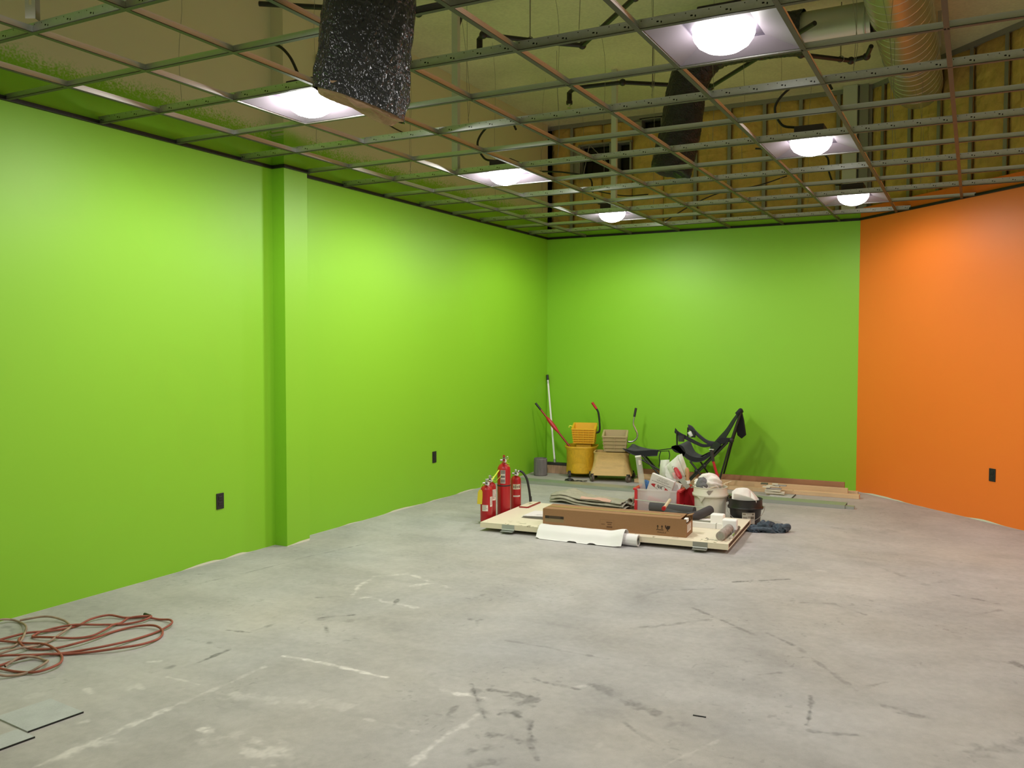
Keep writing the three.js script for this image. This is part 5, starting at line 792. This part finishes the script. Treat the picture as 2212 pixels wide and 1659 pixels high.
// ================================================================ FOLDING CAMP CHAIR WITH FOOTREST
{
  const t = thing('camp_chair', 'black folding camp chair with footrest in front of the green back wall', 'chair');
  const ZN = -7.16, ZF = -7.66, q = (x, y, z) => az(1340 + x * 0.12658, 870 + y * 0.12658, z), N = (x, y) => q(x, y, ZN), F = (x, y) => q(x, y, ZF);
  const leg = (a, b, r = 0.0105) => part('leg', rod(a, b, r, r, 10), M.blackSteel, t), ground = (a, b) => { const k = (a.y - 0.008) / (a.y - b.y); return a.clone().lerp(b, k); };
  const strip = (name, near, far, nu, th, m, sag = 0) => { const cn = new THREE.CatmullRomCurve3(near), cf = new THREE.CatmullRomCurve3(far); return part(name, shell((u, v) => { const p = cn.getPoint(u).lerp(cf.getPoint(u), v); p.y -= sag * Math.sin(Math.PI * v); return p; }, nu, 10, th), m, t); };
  // seat and back sling
  strip('seat_sling', [N(865, 770), N(930, 800), N(1060, 890), N(1230, 1000), N(1400, 990), N(1560, 890)], [F(1060, 690), F(1180, 650), F(1240, 760), F(1290, 840), F(1420, 890), F(1600, 800)], 30, 0.006, M.fabricGrey, 0.0);
  strip('seat_skirt', [N(865, 770), N(930, 800), N(1060, 890), N(1230, 1000), N(1400, 990), N(1560, 890)], [N(880, 740), N(980, 725), N(1090, 840), N(1240, 920), N(1400, 930), N(1545, 820)], 30, 0.004, M.fabric, 0);
  strip('front_roll', [N(870, 780), N(930, 840), N(1020, 870), N(1080, 920)], [N(880, 745), N(960, 722), N(1050, 740), N(1110, 850)], 16, 0.02, M.fabric);
  strip('back_sling', [N(1545, 905), N(1650, 790), N(1730, 690), N(1850, 500), N(1950, 320), N(2035, 160)], [F(1530, 760), F(1620, 650), F(1700, 560), F(1800, 450), F(1915, 280), F(2040, 130)], 30, 0.008, M.fabric, -0.02);
  strip('lumbar_flap', [N(1640, 660), N(1720, 705), N(1830, 680), N(1930, 640)], [N(1700, 600), N(1780, 590), N(1860, 600), N(1945, 570)], 12, 0.006, M.fabric);
  part('headrest', tube([N(1990, 200), N(2035, 150), F(2060, 140), F(2085, 130)], 0.026, 20, 10), M.fabric, t);
  const pil = new THREE.Shape(), pp = [[2040, 230], [2075, 200], [2095, 300], [2130, 545], [2070, 595], [2010, 545], [1998, 470], [2025, 340]].map(([x, y]) => q(x, y, -7.5)); pp.forEach((p, i) => i ? pil.lineTo(p.x, p.y) : pil.moveTo(p.x, p.y)); lab(part('pillow_flap', new THREE.ExtrudeGeometry(pil, { depth: 0.03, bevelEnabled: true, bevelSize: 0.008, bevelThickness: 0.008, bevelSegments: 2 }).translate(0, 0, -7.52), M.fabric, t), 'padded flap hanging over the back');
  // frame
  leg(N(2050, 170), N(1890, 660), 0.013); leg(F(2075, 150), F(1920, 640), 0.013);
  leg(N(1890, 640), ground(N(1890, 640), N(1700, 1290))); leg(F(1925, 620), ground(F(1925, 620), F(1745, 1290)));
  leg(N(1830, 680), ground(N(1830, 680), N(1200, 1320))); leg(N(1790, 680).add(V(0, 0, -0.03)), ground(N(1790, 680), N(1180, 1290)).add(V(0, 0, -0.03)));
  leg(N(1190, 1000), ground(N(1190, 1000), N(1390, 1250))); leg(F(1365, 1000), ground(F(1365, 1000), F(1510, 1220))); leg(F(1200, 1010), N(1830, 690), 0.008);
for (const [x, y, r] of [[1300, 1165, 0.026], [1440, 1080, 0.022], [1895, 640, 0.03]]) part('leg_joint', new THREE.SphereGeometry(r, 12, 8).translate(...N(x, y).toArray()), M.black, t);
  // arms
  leg(N(965, 490), N(968, 730), 0.0095); leg(F(1155, 420), F(1150, 640), 0.0095);
  part('armrest', shell((u, v) => { const c = new THREE.CatmullRomCurve3([N(925, 450), N(980, 510), N(1150, 600), N(1300, 680), N(1415, 727), N(1560, 715)]).getPoint(u); return c.add(V(0.0, 0.012 * v - 0.034 * (1 - v) * (1 - 0.5 * u), -0.03 * v * (1 - 0.6 * u))); }, 24, 4, 0.006), M.fabric, t);
  part('armrest', shell((u, v) => { const c = new THREE.CatmullRomCurve3([F(1165, 395), F(1230, 420), F(1300, 500), F(1400, 590), F(1500, 655), F(1640, 680)]).getPoint(u); return c.add(V(0.0, 0.068 * v * (1 - 0.35 * u) - 0.05 * (1 - 0.3 * u), 0.03 * v * (1 - 0.6 * u))); }, 24, 4, 0.006), M.fabricGrey, t);
  part('cup_holder', lathe([[0.034, 0], [0.04, 0.07], [0.043, 0.075]], 18).translate(...N(1040, 660).toArray()), M.mesh, t); part('cup_holder', lathe([[0.03, 0], [0.036, 0.07], [0.04, 0.075]], 18).translate(...F(1240, 590).toArray()), M.mesh, t); lab(part('holder_insert', lathe([[0.001, 0], [0.022, 0], [0.024, 0.06], [0.001, 0.06]], 14).rotateZ(0.5).translate(...q(1215, 575, -7.58).toArray()), M.white, t), 'pale cup in the holder');
  // footrest
  strip('footrest_sling', [N(40, 780), N(120, 830), N(230, 885), N(380, 908), N(520, 905), N(630, 900)], [F(150, 770), F(210, 702), F(330, 745), F(480, 782), F(600, 795), F(650, 800)], 24, 0.006, M.fabricGrey, 0.01);
  strip('footrest_skirt', [N(40, 785), N(120, 845), N(230, 890), N(380, 912), N(520, 908), N(625, 905)], [N(42, 775), N(110, 795), N(230, 822), N(400, 815), N(540, 806), N(645, 812)], 24, 0.005, M.fabric);
  part('footrest_strap', bar(N(640, 812), N(880, 780), 0.02, 0.01), M.fabric, t); part('footrest_strap', bar(N(640, 830), N(835, 822), 0.014, 0.008), M.fabric, t);
  part('dangling_strap', tube([N(690, 830), N(665, 930), N(675, 1010), N(660, 1090)], 0.006, 20, 5), M.fabric, t); part('dangling_strap', tube([N(828, 822), N(842, 880), N(832, 970)], 0.005, 16, 5), M.fabric, t);
  leg(N(380, 905), ground(N(380, 905), N(610, 1170))); leg(N(330, 950), ground(N(330, 950), N(690, 1160))); leg(F(420, 900), ground(F(420, 900), F(640, 1150)));
}
{ // long handled hammer leaning behind the white bucket
  const z0 = -6.55, q = (x, y) => az(1340 + x * 0.12658, 870 + y * 0.12658, z0), t = thing('sledgehammer', 'long red handled hammer with a black grip leaning behind the white bucket', 'hammer'), a = q(1555, 800), b = q(1585, 1000), c = q(1680, 1330), d = c.clone().sub(b).normalize(), foot = b.clone().addScaledVector(d, (b.y - 0.05) / -d.y);
  part('grip', rod(a, b, 0.019, 0.016, 12), M.rubber, t); part('handle', rod(b, foot, 0.0135, 0.016, 12), M.redPlastic, t); part('grip_cap', rbox(0.05, 0.012, 0.03, 0.004, a.x, a.y, a.z), M.galvDull, t); part('head', rbox(0.15, 0.06, 0.06, 0.01, foot.x, 0.034, foot.z), M.blackSteel, t);
}
renderer.render(scene, camera);
